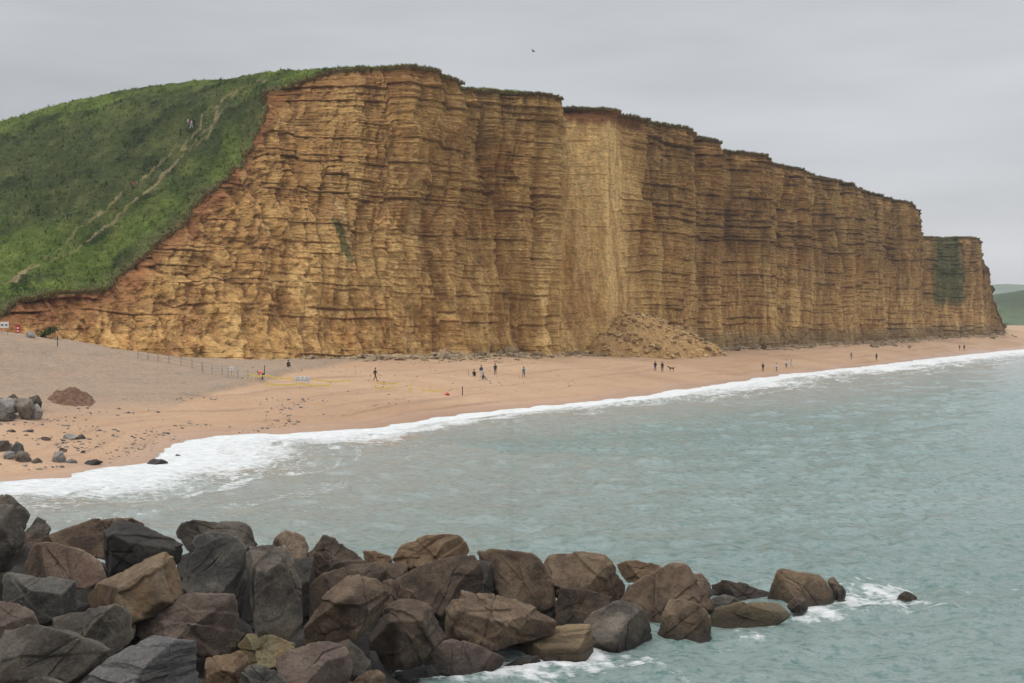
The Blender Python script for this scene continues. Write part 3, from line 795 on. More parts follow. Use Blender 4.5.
RM = {
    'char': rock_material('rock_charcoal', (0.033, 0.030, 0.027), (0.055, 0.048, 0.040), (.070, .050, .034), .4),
    'grey': rock_material('rock_grey', (0.064, 0.054, 0.044), (0.220, 0.185, 0.144), (.110, .078, .055), .6),
    'blue': rock_material('rock_blue_grey', (0.046, 0.043, 0.038), (0.149, 0.134, 0.111), (.085, .075, .065), .35),
    'dgrey': rock_material('rock_dark_grey', (0.046, 0.039, 0.031), (0.143, 0.120, 0.094), (.095, .066, .040), .5),
    'brown': rock_material('rock_brown', (.058, .038, .025), (.20, .140, .088), (.105, .060, .036), .6),
    'dbrown': rock_material('rock_dark_brown', (.052, .035, .024), (.135, .094, .062), (.035, .026, .020), .6),
    'orange': rock_material('rock_orange_brown', (.090, .054, .030), (.205, .135, .076), (.11, .062, .034), .6),
    'ochre': rock_material('rock_ochre', (.105, .070, .042), (.225, .160, .098), (.22, .125, .055), .5),
    'pink': rock_material('rock_pinkish', (.090, .063, .050), (.185, .140, .108), (.115, .062, .050), .6),
    'tan': rock_material('rock_tan', (.120, .084, .060), (.26, .190, .130), (.16, .085, .065), .6),
    'yellow': rock_material('rock_yellow', (.24, .20, .11), (.31, .26, .155), (.24, .14, .06), .7, speck=True),
    'ribgrey': rock_material('rock_ribbed_grey', (.135, .130, .125), (.185, .175, .165), (.12, .095, .08), .4, ribs=True),
    'ribbrown': rock_material('rock_ribbed_brown', (.175, .118, .060), (.235, .165, .090), (.10, .075, .050), .5, ribs=True),
    'shelf': rock_material('rock_weedy_tan', (.165, .120, .065), (.22, .165, .10), (.075, .065, .030), .7),
    'pale': rock_material('rock_pale', (.24, .22, .20), (.33, .30, .27), (.17, .13, .10), .6),
}

def rock(name, poly, d, mat, label, seed, top=0.8, thick=0.8, ridge=None, front=None, cat='boulder', group=None, IVF=None, bot=0.15, disp=1.0):
    """poly: outline seen from the shore (image px); top: how far the upper facets lean back; ridge: x tilt of front facets"""
    rg = np.random.default_rng(seed)
    IV, IF = IVF or (IV5, IF5)
    P = np.array(hull2([(at(x, y, d)[0], at(x, y, d)[2]) for x, y in poly]))
    c0 = P.mean(0); P = (P - c0) * 1.045
    w = np.ptp(P[:, 0]); h = np.ptp(P[:, 1]); T = thick * 0.5 * min(w, h) * 1.15
    Nn, Dd = [], []
    k = len(P)
    for i in range(k):
        a, b_ = P[i], P[(i + 1) % k]; e = b_ - a; L = math.hypot(*e)
        if L < 1e-4: continue
        nx, nz_ = e[1] / L, -e[0] / L
        dist = nx * a[0] + nz_ * a[1]
        if dist < 0.05: dist = 0.05
        upf = max(0, nz_); dnf = max(0, -nz_)
        lean = 1.25 * top * upf * (0.75 + 0.5 * rg.random()) + (0.12 + 0.45 * rg.random()) * (1 - upf) * (1 - dnf) + bot * dnf
        v_ = np.array([nx, -lean, nz_]); l_ = np.linalg.norm(v_); Nn.append(v_ / l_); Dd.append(dist / l_)
        v_ = np.array([nx, 0.25 + 0.4 * rg.random(), nz_]); l_ = np.linalg.norm(v_); Nn.append(v_ / l_); Dd.append(dist / l_)
    zt, zl = P[:, 1].max(), P[:, 1].min()
    T = max(T, 0.28 * max(w, h)) * 1.15
    hr = zt - (0.12 + 0.24 * min(top, 1.7) + 0.06 * rg.random()) * (zt - zl)
    tilt = rg.normal() * 0.22
    v_ = np.array([tilt, -(zt - hr), 1.15 * T]); v_ /= np.linalg.norm(v_); Nn.append(v_); Dd.append(max(0.05, v_ @ np.array([0, -T, hr])))
    sx_ = rg.choice([-1, 1])
    for fx, fz in (front or [(sx_ * (0.15 + .2 * rg.random()), -0.15 + .2 * rg.random()), (-sx_ * (0.75 + 0.6 * rg.random()), -0.1 + 0.3 * rg.random())]):
        v_ = np.array([fx, -1.0, fz]); v_ /= np.linalg.norm(v_); Nn.append(v_); Dd.append(max(0.05, v_ @ np.array([sx_ * .06 * w, -T, hr * .7])))
    Nn.append(np.array([0.1, 1, 0.0]) / 1.005); Dd.append(T)
    Nn = np.array(Nn); Dd = np.array(Dd)
    V = rock_from_planes(Nn, Dd, IV)
    for _ in range(3):                       # broken corners
        v_ = np.array([rg.normal() * .75, -0.7 - .5 * rg.random(), rg.normal() * .6]); v_ /= np.linalg.norm(v_)
        hs = (V @ v_).max(); Nn = np.vstack([Nn, v_]); Dd = np.append(Dd, hs * (0.89 + .08 * rg.random()))
    V = rock_from_planes(Nn, Dd, IV)
    sz = math.sqrt(w * h)
    o3 = rg.random(3) * 100
    Q = V / sz
    nrmv = IV
    # chipped facets, bedding steps, pits
    r1 = fbm3(Q[:, 0] * 2.2 + o3[0], Q[:, 1] * 2.2 + o3[1], Q[:, 2] * 2.2 + o3[2], 3, seed)
    r2 = fbm3(Q[:, 0] * 7 + o3[1], Q[:, 1] * 7 + o3[2], Q[:, 2] * 7 + o3[0], 4, seed + 9, 0.6)
    bd = rg.normal(size=3); bd /= np.linalg.norm(bd); bd[2] += 0.8
    s_ = (Q @ bd) * 2.6 + 0.9 * r1; st = s_ - np.floor(s_)
    stp = np.clip(st * 1.0, 0, 1) - sst(0.86, 1.0, st)
    crack = 0
    for _ in range(2):
        cn = rg.normal(size=3); cn /= np.linalg.norm(cn)
        pl = Q @ cn - rg.normal() * .18 + .06 * r1 + .02 * r2
        crack = crack + np.exp(-(pl / .010) ** 2) * sst(-.2, .3, r1 * rg.choice([-1, 1]) + .2)
    dd_ = sz * disp * (0.026 * r1 + 0.022 * r2 + 0.030 * stp * (rg.random() > 0.55) - 0.030 * crack)
    for _ in range(5):                       # spalled flakes leave crisp low steps
        cn = rg.normal(size=3); cn /= np.linalg.norm(cn); c2_ = rg.normal(size=3); c2_ /= np.linalg.norm(c2_)
        a_ = Q @ cn - rg.normal() * .2 + .05 * r1; b2_ = Q @ c2_ - rg.normal() * .2 + .05 * r2
        dd_ = dd_ - sz * (.014 + .02 * rg.random()) * sst(-.008, .008, a_) * sst(-.008, .008, b2_)
    V = V + nrmv * dd_[:, None]
    ox, oy, oz = c0[0], d, c0[1]
    me = mesh_np(name, V, IF, mats=(RM[mat],))
    o = link(name, me); o.location = (ox, oy, oz)
    tag(o, label, cat, group)
    return o

G = 'boulders piled up in the breakwater'
RK = [
 ([(0,493),(10,496),(22,505),(31,517),(25,531),(10,537),(-14,540),(-16,500)],46,'dgrey','tall dark brownish grey boulder at the top left corner of the rock pile',1,dict(top=.5)),
 ([(-12,500),(13,502),(16,516),(27,541),(12,568),(-10,575)],41,'dgrey','big upright dark grey boulder cut by the left edge, in front of a taller one',2,dict(top=.3)),
 ([(37,515),(45,519),(51,530),(44,545),(28,545),(23,536)],49,'grey','small pale grey boulder standing between the upright dark boulder and the long brown slab',3,dict()),
 ([(35,540),(60,531),(80,525),(92,517),(120,514),(145,518),(150,530),(120,560),(70,556)],50,'brown','long flat brown slab sloping down to the left behind the pinkish tan slab',4,dict(top=1.4)),
 ([(103,531),(122,519),(150,530),(184,544),(182,562),(165,572),(112,580),(104,560)],46,'char','big charcoal black boulder with a sharp peak behind the ochre block',5,dict(top=.25,front=[(-.12,-.12),(.5,.25)])),
 ([(13,562),(28,541),(55,543),(80,548),(102,560),(108,580),(95,590),(50,584),(13,576)],42,'tan','broad pinkish tan slab with a lit top, resting over the blue grey block',6,dict(top=1.3)),
 ([(2,575),(15,571),(45,573),(78,580),(79,612),(50,624),(10,618),(0,598)],38,'blue','square blue grey block below the pinkish tan slab',7,dict(top=.35,front=[(0.05,-.02),(-.8,.1)])),
 ([(76,595),(100,582),(140,562),(163,553),(175,560),(186,586),(187,600),(165,612),(135,622),(88,613),(78,606)],37.5,'ochre','large ochre brown block with a slanting top edge in the middle of the left heap',8,dict(top=.25,front=[(0.0,.22),(-1.2,.1)])),
 ([(162,532),(180,518),(205,517),(243,519),(252,527),(258,545),(240,555),(200,555),(172,548)],51,'dgrey','wide brownish grey boulder at the back, behind the grey dome shaped one',9,dict(top=.7)),
 ([(183,556),(192,530),(210,527),(232,533),(246,547),(247,567),(234,594),(212,606),(194,600),(180,580)],45,'blue','rounded grey boulder with a paler cap and a crack across its lower half',10,dict(top=1.5,front=[(0,-.25)])),
 ([(249,545),(262,541),(285,542),(297,560),(300,580),(302,620),(290,640),(258,640),(252,612),(246,560)],43,'grey','tall mottled grey brown boulder standing on end at the middle of the pile',11,dict(top=.4,front=[(-.1,.15),(.9,.0)])),
 ([(264,543),(284,526),(305,536),(310,547),(306,566),(290,570),(270,562)],53,'tan','peaked tan boulder on the skyline behind the tall mottled one',12,dict(top=1.2)),
 ([(300,574),(305,555),(323,534),(345,540),(362,553),(369,564),(345,580),(312,586)],53,'dbrown','dark brown domed boulder with cracks, next to the peaked tan one',13,dict(top=.6)),
 ([(356,549),(375,550),(392,557),(396,570),(368,572)],56,'orange','low orange brown boulder peeping out behind the domed dark brown one',14,dict()),
 ([(301,578),(315,573),(345,562),(375,560),(387,566),(384,580),(345,610),(318,628),(302,628)],49,'dbrown','long dark brown slab behind the big rounded reddish brown boulder',15,dict(top=.9)),
 ([(302,628),(325,595),(345,578),(358,573),(372,578),(390,593),(380,617),(360,642),(330,648),(303,646)],45.5,'brown','big rounded reddish brown boulder leaning left at the centre of the pile',16,dict(top=.35,front=[(.05,.12),(-.7,-.1)])),
 ([(-12,598),(0,599),(20,603),(33,612),(40,628),(35,645),(-12,645)],34,'pink','pinkish grey rounded boulder cut by the left edge under the blue grey block',17,dict(top=.8)),
 ([(52,618),(70,611),(90,611),(120,603),(133,608),(137,645),(112,655),(75,648),(52,634)],34,'grey','grey brown boulder with a notched top, below the ochre block',18,dict(top=.7)),
 ([(136,620),(150,607),(182,593),(208,596),(232,596),(237,610),(232,640),(212,655),(185,655),(140,642)],37,'pink','broad pinkish brown boulder with a red side, right of the ochre block',19,dict(top=.9,front=[(-.2,.1),(.7,-.1)])),
 ([(-14,624),(15,621),(60,633),(90,640),(112,650),(98,670),(75,692),(40,710),(-14,700)],30,'dgrey','long dark boulder with an orange patch and a pale upper face at the bottom left',20,dict(top=1.6,front=[(-.05,-.4)])),
 ([(72,690),(100,665),(125,648),(150,634),(165,638),(203,640),(206,655),(200,705),(150,740),(80,730)],28,'ribgrey','pale grey slab scored with slanting grooves at the bottom of the picture',21,dict(top=.5,front=[(-.1,.35),(1.3,0)])),
 ([(22,690),(30,680),(42,675),(62,683),(66,705),(25,712)],26,'dgrey','small dark grey rock at the bottom edge left of the grooved slab',22,dict()),
 ([(228,648),(248,632),(270,634),(299,644),(290,665),(255,672),(236,662)],42,'yellow','speckled yellow rock wedged below the tall mottled boulder',23,dict(top=1.6)),
 ([(204,656),(215,653),(240,651),(248,660),(244,692),(204,705)],33,'orange','small orange brown block beside the grooved grey slab at the bottom',24,dict(top=.4,front=[(.0,.1)])),
 ([(238,680),(245,664),(262,663),(283,676),(294,694),(270,712),(238,712)],32,'blue','small bluish grey rock at the bottom edge, right of the orange brown block',25,dict(top=1.1)),
 ([(274,656),(300,644),(325,640),(348,645),(354,660),(350,680),(335,700),(285,704),(278,676)],40,'pink','reddish brown boulder with a knobbly right end near the foam at the bottom',26,dict(top=.6,front=[(-.1,.15),(.9,0)])),
 ([(338,644),(348,638),(358,648),(372,662),(366,680),(345,678)],44,'dgrey','small dark wet rock squeezed behind the reddish brown boulder by the foam',27,dict()),
 ([(220,645),(232,628),(245,633),(240,655),(226,656)],43.5,'dbrown','little dark reddish rock left of the speckled yellow one',28,dict()),
 ([(346,696),(352,682),(360,675),(377,668),(387,677),(388,700)],43,'brown','light brown rock rising out of the foam at the bottom edge',29,dict(top=1.)),
 ([(366,636),(388,603),(402,597),(428,603),(436,620),(449,637),(428,660),(418,668),(370,668)],47.5,'dbrown','steep pyramid shaped boulder with a dark right face at the water edge',30,dict(top=.3,front=[(.35,.12),(-.6,.05)])),
 ([(374,580),(392,577),(410,588),(427,604),(410,618),(388,620),(374,610)],50,'brown','pale topped brown slab lying against the back of the pyramid shaped boulder',31,dict(top=1.3)),
 ([(391,562),(400,545),(425,536),(455,532),(468,540),(473,553),(455,570),(420,580),(398,575)],56,'orange','orange brown boulder with a hollow, highest of the middle of the pile',32,dict(top=.7)),
 ([(396,580),(425,564),(455,555),(475,552),(484,570),(489,594),(470,612),(440,622),(422,606),(402,590)],53,'dbrown','large dark brown boulder with a paler sloping top left of the split',33,dict(top=1.0)),
 ([(473,549),(495,550),(530,554),(540,560),(553,578),(556,606),(530,616),(500,604),(486,594),(478,565)],56.5,'brown','wide brown boulder with a flat lighter top and dark right face on the skyline',34,dict(top=1.5,front=[(.3,-.15)])),
 ([(442,608),(462,589),(485,593),(515,598),(558,622),(556,634),(520,644),(470,650),(446,640)],51,'brown','long tan grey wedge shaped boulder pointing right above the pink rock',35,dict(top=.35,front=[(-.05,.15),(.6,-.1)])),
 ([(419,664),(430,645),(452,637),(475,645),(509,658),(504,670),(470,676),(424,676)],49,'pink','low smooth pink rock lying in the foam',36,dict(top=1.4)),
 ([(495,655),(498,628),(510,624),(560,625),(590,624),(593,650),(588,662),(515,664)],51.5,'ribbrown','oblong yellowish brown block with slanting grooves standing in the foam',37,dict(top=.5,front=[(.05,.1),(-1.2,0)])),
 ([(500,668),(520,657),(540,655),(544,664),(520,670)],49.8,'dgrey','low wet grey rock awash in front of the grooved yellowish block',38,dict(IVF='5')),
 ([(542,662),(545,657),(562,656),(573,662),(560,667)],50.2,'dbrown','tiny flat brown rock awash right of the low wet grey one',39,dict()),
 ([(541,562),(550,553),(580,552),(605,556),(631,580),(630,602),(600,612),(560,610),(545,590)],57.5,'brown','large brown boulder with wavy cracks on the skyline right of the flat topped one',40,dict(top=.9)),
 ([(551,604),(560,585),(580,588),(614,597),(615,612),(590,632),(552,632)],55,'dbrown','dark brown boulder with a thin light ledge on top, above the grooved yellowish block',41,dict(top=1.6)),
 ([(605,563),(640,560),(662,565),(660,580),(625,584)],61,'orange','flat orange brown rock at the back between two large boulders',42,dict()),
 ([(624,600),(632,585),(655,572),(673,563),(685,567),(712,600),(710,612),(690,622),(655,628),(636,616)],57.5,'brown','big tilted brown boulder with parallel ledges on its left side',43,dict(top=1.0,front=[(.3,.1),(-.5,.3)])),
 ([(580,628),(595,613),(620,601),(635,605),(655,622),(663,652),(650,664),(595,664),(586,645)],53,'grey','smooth rounded grey boulder at the water edge',44,dict(top=.6,disp=.6)),
 ([(655,634),(668,600),(685,600),(702,606),(712,620),(711,644),(700,658),(665,660),(656,646)],54,'brown','dark block with a pale ochre top standing in the water by the grey rounded one',45,dict(top=1.7,front=[(.15,-.15),(-.7,0)],bot=0)),
 ([(686,572),(702,573),(711,582),(714,596),(700,600),(690,586)],61,'tan','small tan rock peeping out right of the tilted ledged boulder',46,dict()),
 ([(709,590),(711,582),(722,579),(750,585),(778,595),(778,606),(740,608),(712,606)],62,'dbrown','long low dark brown rock left of the squared end boulder',47,dict()),
 ([(704,612),(713,598),(725,594),(740,599),(750,608),(735,618),(710,618)],59.3,'grey','small greyish domed rock in front of the long low dark one',48,dict()),
 ([(708,618),(715,607),(750,601),(787,602),(791,616),(772,628),(745,638),(710,632)],57,'shelf','flat weedy yellow grey shelf of rock lying in the water',49,dict(top=2.6,thick=1.3,front=[(.2,-.1)],disp=.6)),
 ([(767,600),(778,571),(785,569),(820,576),(832,588),(835,602),(826,612),(790,614),(770,608)],61,'ochre','squared tan brown boulder at the end of the breakwater',50,dict(top=1.2,front=[(.4,.1),(-1.0,.1)])),
 ([(827,580),(833,576),(848,592),(843,604),(834,606)],61.6,'brown','narrow leaning brown rock against the right side of the squared end boulder',51,dict(top=.4)),
 ([(786,606),(795,597),(805,597),(812,607),(808,614),(790,613)],59,'brown','small round brown rock in front of the squared end boulder',52,dict()),
 ([(834,604),(840,598),(846,600),(847,610),(836,611)],61,'dbrown','tiny dark rock under the narrow leaning one at the breakwater end',53,dict()),
 ([(894,603),(900,594),(906,591),(918,597),(921,606),(898,608)],61.5,'ochre','lone small rock standing in the sea beyond the breakwater end',54,dict(top=1.)),
 ([(178,556),(212,548),(217,602),(190,608),(176,592)],48.5,'char','filler boulder in the gap between the charcoal peak and the grey dome, shade put in as black colour',56,dict()),  # filler whose near-black colour stands for the shade in the gap
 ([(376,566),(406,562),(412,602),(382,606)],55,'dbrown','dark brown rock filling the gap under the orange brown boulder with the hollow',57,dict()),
 ([(288,558),(314,556),(316,614),(290,617)],51,'char','filler rock in the slit right of the tall mottled boulder, shade put in as black colour',58,dict()),  # filler: shade of the slit given as rock colour
 ([(470,560),(492,562),(496,606),(476,610)],56,'char','filler rock in the slit left of the wide flat topped skyline boulder, shade put in as black colour',59,dict()),  # filler: black colour in place of the shade in this slit
 ([(240,560),(256,552),(262,600),(262,650),(236,655),(226,625),(234,600)],47,'char','filler boulder in the dark gap between the grey dome and the tall mottled one, shade put in as black colour',55,dict()),  # filler: darkness of the gap put into the rock colour
]
cen = []
for poly, d, mat, lab, sd_, kw in RK:
    kw = dict(kw); kw.pop('IVF', None)
    yy = [p[1] for p in poly]; xx_ = [p[0] for p in poly]
    big_ = max(xx_) - min(xx_) > 55
    rock('boulder', poly, d, mat, lab, sd_, group=(G if sd_ != 54 else None), IVF=((IV6, IF6) if big_ else (IV5, IF5)), **kw)
    cx, cy = sum(xx_) / len(xx_), sum(yy) / len(yy)
    p = at(cx, cy, d); hh = (max(yy) - min(yy)) / F * d
    if sd_ != 54: cen.append((p[0], p[1] + 0.5, p[2] - 0.25 * hh - 0.15, (max(xx_) - min(xx_)) / F * d / 2))
# the breakwater carries on beyond the left edge of the view
eg = np.random.default_rng(43)
for i, (ex_, ey_, ed_) in enumerate([(-45, 515, 46), (-40, 565, 41), (-50, 612, 36), (-45, 665, 31), (-105, 520, 45), (-110, 575, 40), (-105, 630, 34), (-170, 525, 45), (-175, 585, 39), (-170, 650, 32), (-235, 540, 44), (-240, 605, 37)]):
    an = np.sort(eg.random(7) * .7 + np.arange(7) * .9); rw = 1.25 * F / ed_
    rock('boulder', [(ex_ + rw * math.cos(t_), ey_ + .8 * rw * math.sin(t_)) for t_ in an], ed_, ['grey', 'dgrey', 'brown', 'blue'][i % 4],
         'boulder carrying the breakwater on towards the land at the left', 760 + i, group='boulders at the landward end of the breakwater', top=.8)
    q_ = at(ex_, ey_, ed_); cen.append((q_[0], q_[1] + .5, q_[2] - .9, 1.3))
# boulders down in the gaps
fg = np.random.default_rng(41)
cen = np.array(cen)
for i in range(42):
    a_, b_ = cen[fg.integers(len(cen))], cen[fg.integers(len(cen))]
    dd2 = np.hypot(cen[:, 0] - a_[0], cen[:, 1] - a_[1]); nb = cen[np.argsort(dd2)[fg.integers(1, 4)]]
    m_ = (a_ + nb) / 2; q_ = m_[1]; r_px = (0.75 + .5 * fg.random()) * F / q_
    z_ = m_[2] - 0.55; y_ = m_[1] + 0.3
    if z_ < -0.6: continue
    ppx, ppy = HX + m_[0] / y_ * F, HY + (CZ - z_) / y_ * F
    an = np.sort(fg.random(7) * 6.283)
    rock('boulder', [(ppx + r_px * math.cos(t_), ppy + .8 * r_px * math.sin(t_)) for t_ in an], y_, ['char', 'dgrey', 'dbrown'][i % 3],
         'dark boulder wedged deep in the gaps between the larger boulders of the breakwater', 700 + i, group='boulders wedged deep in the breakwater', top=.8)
# rubble core under the breakwater
cw = _fit(cen[:, :3])
gx, gy = np.meshgrid(np.linspace(-40, 18, 300), np.linspace(22, 70, 260))
gz = np.full(gx.shape, -9.0); acc = np.zeros_like(gx); wa = np.zeros_like(gx); mind = np.full(gx.shape, 99.0)
for x0, y0, z0, r0 in cen:
    d2 = (gx - x0) ** 2 + (gy - y0) ** 2
    w_ = 1 / (d2 + 0.35) ** 2
    acc += w_ * z0; wa += w_; mind = np.minimum(mind, np.sqrt(d2) - r0)
gz = acc / wa - 1.1 + 0.9 * np.abs(fbm2(gx / 0.9, gy / 0.9, 3, 140)) - 2.2 * sst(-0.2, 2.4, mind) - 1.6 * sst(2, 7, mind)
leftfill = sst(-14, -24, gx + (gy - 40) * 0.3)
gz = np.maximum(gz, np.where(mind > 2.5, -3 + 0 * gz, gz))
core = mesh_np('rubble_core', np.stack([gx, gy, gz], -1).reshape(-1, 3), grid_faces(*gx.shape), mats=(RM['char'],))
tag(link('rubble_core', core), kind='structure')

# ------------------------------------------------------------------ rocks on the beach
def beach_rock(poly, mat, label, seed, group=None, **kw):
    yb = max(p[1] for p in poly); xm = sum(p[0] for p in poly) / len(poly)
    h_ = hit(xm, yb - 0.6, terrain)
    d = h_[1] + 0.3
    return rock('boulder', poly, d, mat, label, seed, IVF=(IV5, IF5), group=group, **kw)
GB = 'boulders dumped on the left side of the beach'
BR = [([(-8,404),(6,397),(18,399),(22,412),(0,416)],'pale','pale flat boulder at the left edge of the upper beach heap'),
 ([(14,400),(22,397),(32,399),(36,408),(32,420),(22,419)],'grey','tall grey leaning boulder in the middle of the upper beach heap'),
 ([(28,397),(38,394),(42,402),(40,412),(31,410)],'dgrey','dark upright boulder at the back right of the upper beach heap'),
 ([(30,408),(37,404),(43,412),(42,419),(33,420)],'pale','small pale rock at the right end of the upper beach heap'),
 ([(-8,411),(10,409),(20,414),(16,421),(-8,422)],'dgrey','low brown grey boulder at the front left of the upper beach heap'),
 ([(6,398),(14,394),(20,399),(14,406)],'dbrown','dark brown rock on top of the upper beach heap'),
 ([(-8,441),(8,439),(13,446),(8,452),(-8,452)],'dgrey','dark grey boulder at the left edge of the lower beach heap'),
 ([(9,447),(17,441),(23,445),(25,453),(12,456)],'blue','dark bluish boulder on top of the lower beach heap'),
 ([(3,455),(8,450),(15,452),(15,458),(5,460)],'pale','small pale rock at the front of the lower beach heap'),
 ([(14,456),(18,451),(28,452),(33,460),(30,463),(15,462)],'grey','smooth grey boulder at the front right of the lower beach heap'),
 ([(30,459),(37,457),(45,461),(43,464),(32,464)],'grey','small flat grey rock just right of the lower beach heap'),
 ([(51,459),(54,451),(62,450),(66,459),(64,463),(53,463)],'pale','pale grey lone boulder on the sand right of the lower beach heap'),
 ([(56,451),(60,447),(68,449),(66,453)],'dbrown','small dark rock behind the pale lone boulder'),
 ([(64,461),(72,458),(79,462),(76,464),(66,464)],'pale','flat pale rock beside the pale lone boulder'),
 ([(83,464),(88,460),(96,459),(105,461),(104,466),(86,466)],'dgrey','low dark grey boulder on the sand near the wave edge'),
 ([(147,463),(153,458),(162,458),(170,462),(168,467),(151,467)],'grey','grey rock washed by foam at the edge of the surf'),
 ([(173,457),(177,454),(182,456),(181,459),(174,459)],'dgrey','small dark rock in the white foam right of the larger washed rock'),
 ([(6,431),(12,429),(17,431),(16,433),(7,433)],'dgrey','small dark stone on the sand between the two beach heaps'),
 ([(22,431),(32,429),(36,431),(30,433),(23,433)],'grey','flat grey stone on the sand right of the small dark stone'),
 ([(38,438),(45,436),(52,438),(49,441),(39,441)],'dbrown','flat brown stone on the sand above the lone pale boulder'),
 ([(60,436),(70,433),(79,436),(76,439),(62,440)],'pale','pale flat stone lying mid beach at left'),
 ([(74,437),(82,434),(88,437),(86,440),(76,440)],'grey','grey flat stone next to the pale flat one mid beach'),
 ([(80,452),(84,450),(87,452),(86,454),(81,454)],'char','tiny black stone above the low dark boulder near the surf'),
]
for i, (poly, mat, lab) in enumerate(BR): beach_rock(poly, mat, lab, 200 + i, group=GB, top=.7)

# heap of brown earth
def heap(name, cx, cy, rx, ry, hgt, colA, colB, label, cat, seed, rotz=0.0, lumps=0.15, skew=0.0, kind=None, floor=terrain, res=150, power=1.0):
    g = np.linspace(-1.15, 1.15, res); lx, ly = np.meshgrid(g, g)
    rr = np.hypot(lx, ly)
    ca, sa = math.cos(rotz), math.sin(rotz)
    wx = cx + (lx * rx * ca - ly * ry * sa); wy = cy + (lx * rx * sa + ly * ry * ca)
    rr2 = rr + 0.12 * fbm2(lx * 3 + seed, ly * 3, 3, seed)
    prof = np.clip(1 + 0.22 * fbm2(lx * 2.2 + seed, ly * 2.2, 3, seed + 7) - np.hypot(np.where(lx < skew, (lx - skew) / (1 + skew), (lx - skew) / (1 - skew)), ly) - 0.0, 0, 1) ** power
    prof = np.minimum(prof, 0.72 + 0.35 * prof) * sst(0, .04, prof)
    zz_ = floor(wx, wy) + hgt * (prof * (1 + 0.5 * lumps * fbm2(lx * 5, ly * 5, 3, seed + 1))) + lumps * hgt * 0.5 * fbm2(wx / (0.1 * rx), wy / (0.1 * rx), 4, seed + 2) * sst(0, .12, prof) - 0.25 * (prof < 0.01)
    me = mesh_np(name, np.stack([wx - cx, wy - cy, zz_], -1).reshape(-1, 3), grid_faces(res, res))
    o = link(name, me); o.location = (cx, cy, 0)
    m, n, b = newmat(name + '_soil')
    pos = N(n, 'ShaderNodeNewGeometry').outputs['Position']
    f1 = noise(n, pos, 1.2, 8, 0.7); f2 = noise(n, pos, 5, 5, 0.7)
    c = mixc(n, rangemap(n, f1, 0.38, 0.62, 0, 1), colA, colB); c = vscale(n, c, rangemap(n, f2, 0.3, 0.7, 0.75, 1.25))
    n.links.new(c, b.inputs['Base Color']); b.inputs['Roughness'].default_value = 0.95; b.inputs['Specular IOR Level'].default_value = 0.1
    bump(n, b, f1, 0.9, 0.3)
    me.materials.append(m)
    tag(o, label, cat, None, kind)
    return o
h_ = hit(66, 404, terrain)
heap('earth_mound', h_[0], h_[1] + 2.2, 2.5, 3.0, 1.45, (.15, .085, .055), (.24, .145, .095), 'low uneven heap of dark brown earth on the sand at the left', 'mound', 300, lumps=.5, skew=-.05)

# landslip cone below the pale fresh face
cdir = math.atan2(349 - 306, at(719, 348, 349)[0] - at(618, 353, 306)[0])
p = at(640, 351, 318)
heap('landslip', p[0] + 3.5, p[1] - 2.5, 27, 11.0, 10.0, (.33, .19, .078), (.46, .295, .125), 'cone of fallen sandstone rubble at the foot of the pale cliff face', 'landslip', 310, rotz=cdir, lumps=.26, skew=-.5, res=320, power=0.95)

# ------------------------------------------------------------------ fallen rocks: individuals, then uncountable rubble
m, n, b = newmat('fallen_sandstone')
tco = N(n, 'ShaderNodeTexCoord').outputs['Object']; oi = N(n, 'ShaderNodeObjectInfo').outputs['Random']
f1 = noise(n, tco, 3, 6, 0.7)
c = mixc(n, oi, (.17, .125, .080), (.44, .31, .165)); c = mixc(n, rangemap(n, f1, .4, .65, 0, .7), c, (.12, .085, .055))
n.links.new(c, b.inputs['Base Color']); b.inputs['Roughness'].default_value = .9; bump(n, b, f1, .8, .15)
FM = m
protos = []
for k in range(7):
    rg = np.random.default_rng(500 + k)
    Nn = rg.normal(size=(11, 3)); Nn /= np.linalg.norm(Nn, axis=1)[:, None]; Dd = 0.6 + 0.4 * rg.random(11)
    V = rock_from_planes(Nn, Dd, IV3, 30) * np.array([1.0, 0.8, 0.62])
    V = V + IV3 * (0.09 * fbm3(V[:, 0] * 2.2, V[:, 1] * 2.2, V[:, 2] * 2.2, 3, k))[:, None]
    protos.append(V)
pm = [mesh_np('fallen_rock', V, IF3, mats=(FM,)) for V in protos]
fr = np.random.default_rng(77)
foot_u = lambda px: np.interp(px, pxs, um)
FR = 'sandstone rocks fallen along the cliff foot'
first = None
for k in range(270):
    px = fr.choice([fr.uniform(240, 1000), fr.uniform(390, 640), fr.uniform(600, 760)], p=[.55, .3, .15])
    j = int(np.interp(px, pxs[:1900], np.arange(1900)))
    off_ = 0.8 + abs(fr.normal()) * 3.0
    x, y = Bs[j, 0] + nrm[j, 0] * (off_ + 1.0), Bs[j, 1] + nrm[j, 1] * (off_ + 1.0)
    sz = 0.35 + 0.85 * fr.random() ** 2.2
    o = link('fallen_rock', pm[k % 7])
    z = float(terrain(np.array([x]), np.array([y]))[0])
    o.location = (x, y, z + 0.15 * sz); o.scale = (sz * fr.uniform(.8, 1.6), sz, sz * fr.uniform(.6, 1.0)); o.rotation_euler = (fr.normal() * .2, fr.normal() * .2, fr.random() * 6.28)
    tag(o, 'brown sandstone rock lying on the sand along the foot of the cliff', 'fallen rock', FR)

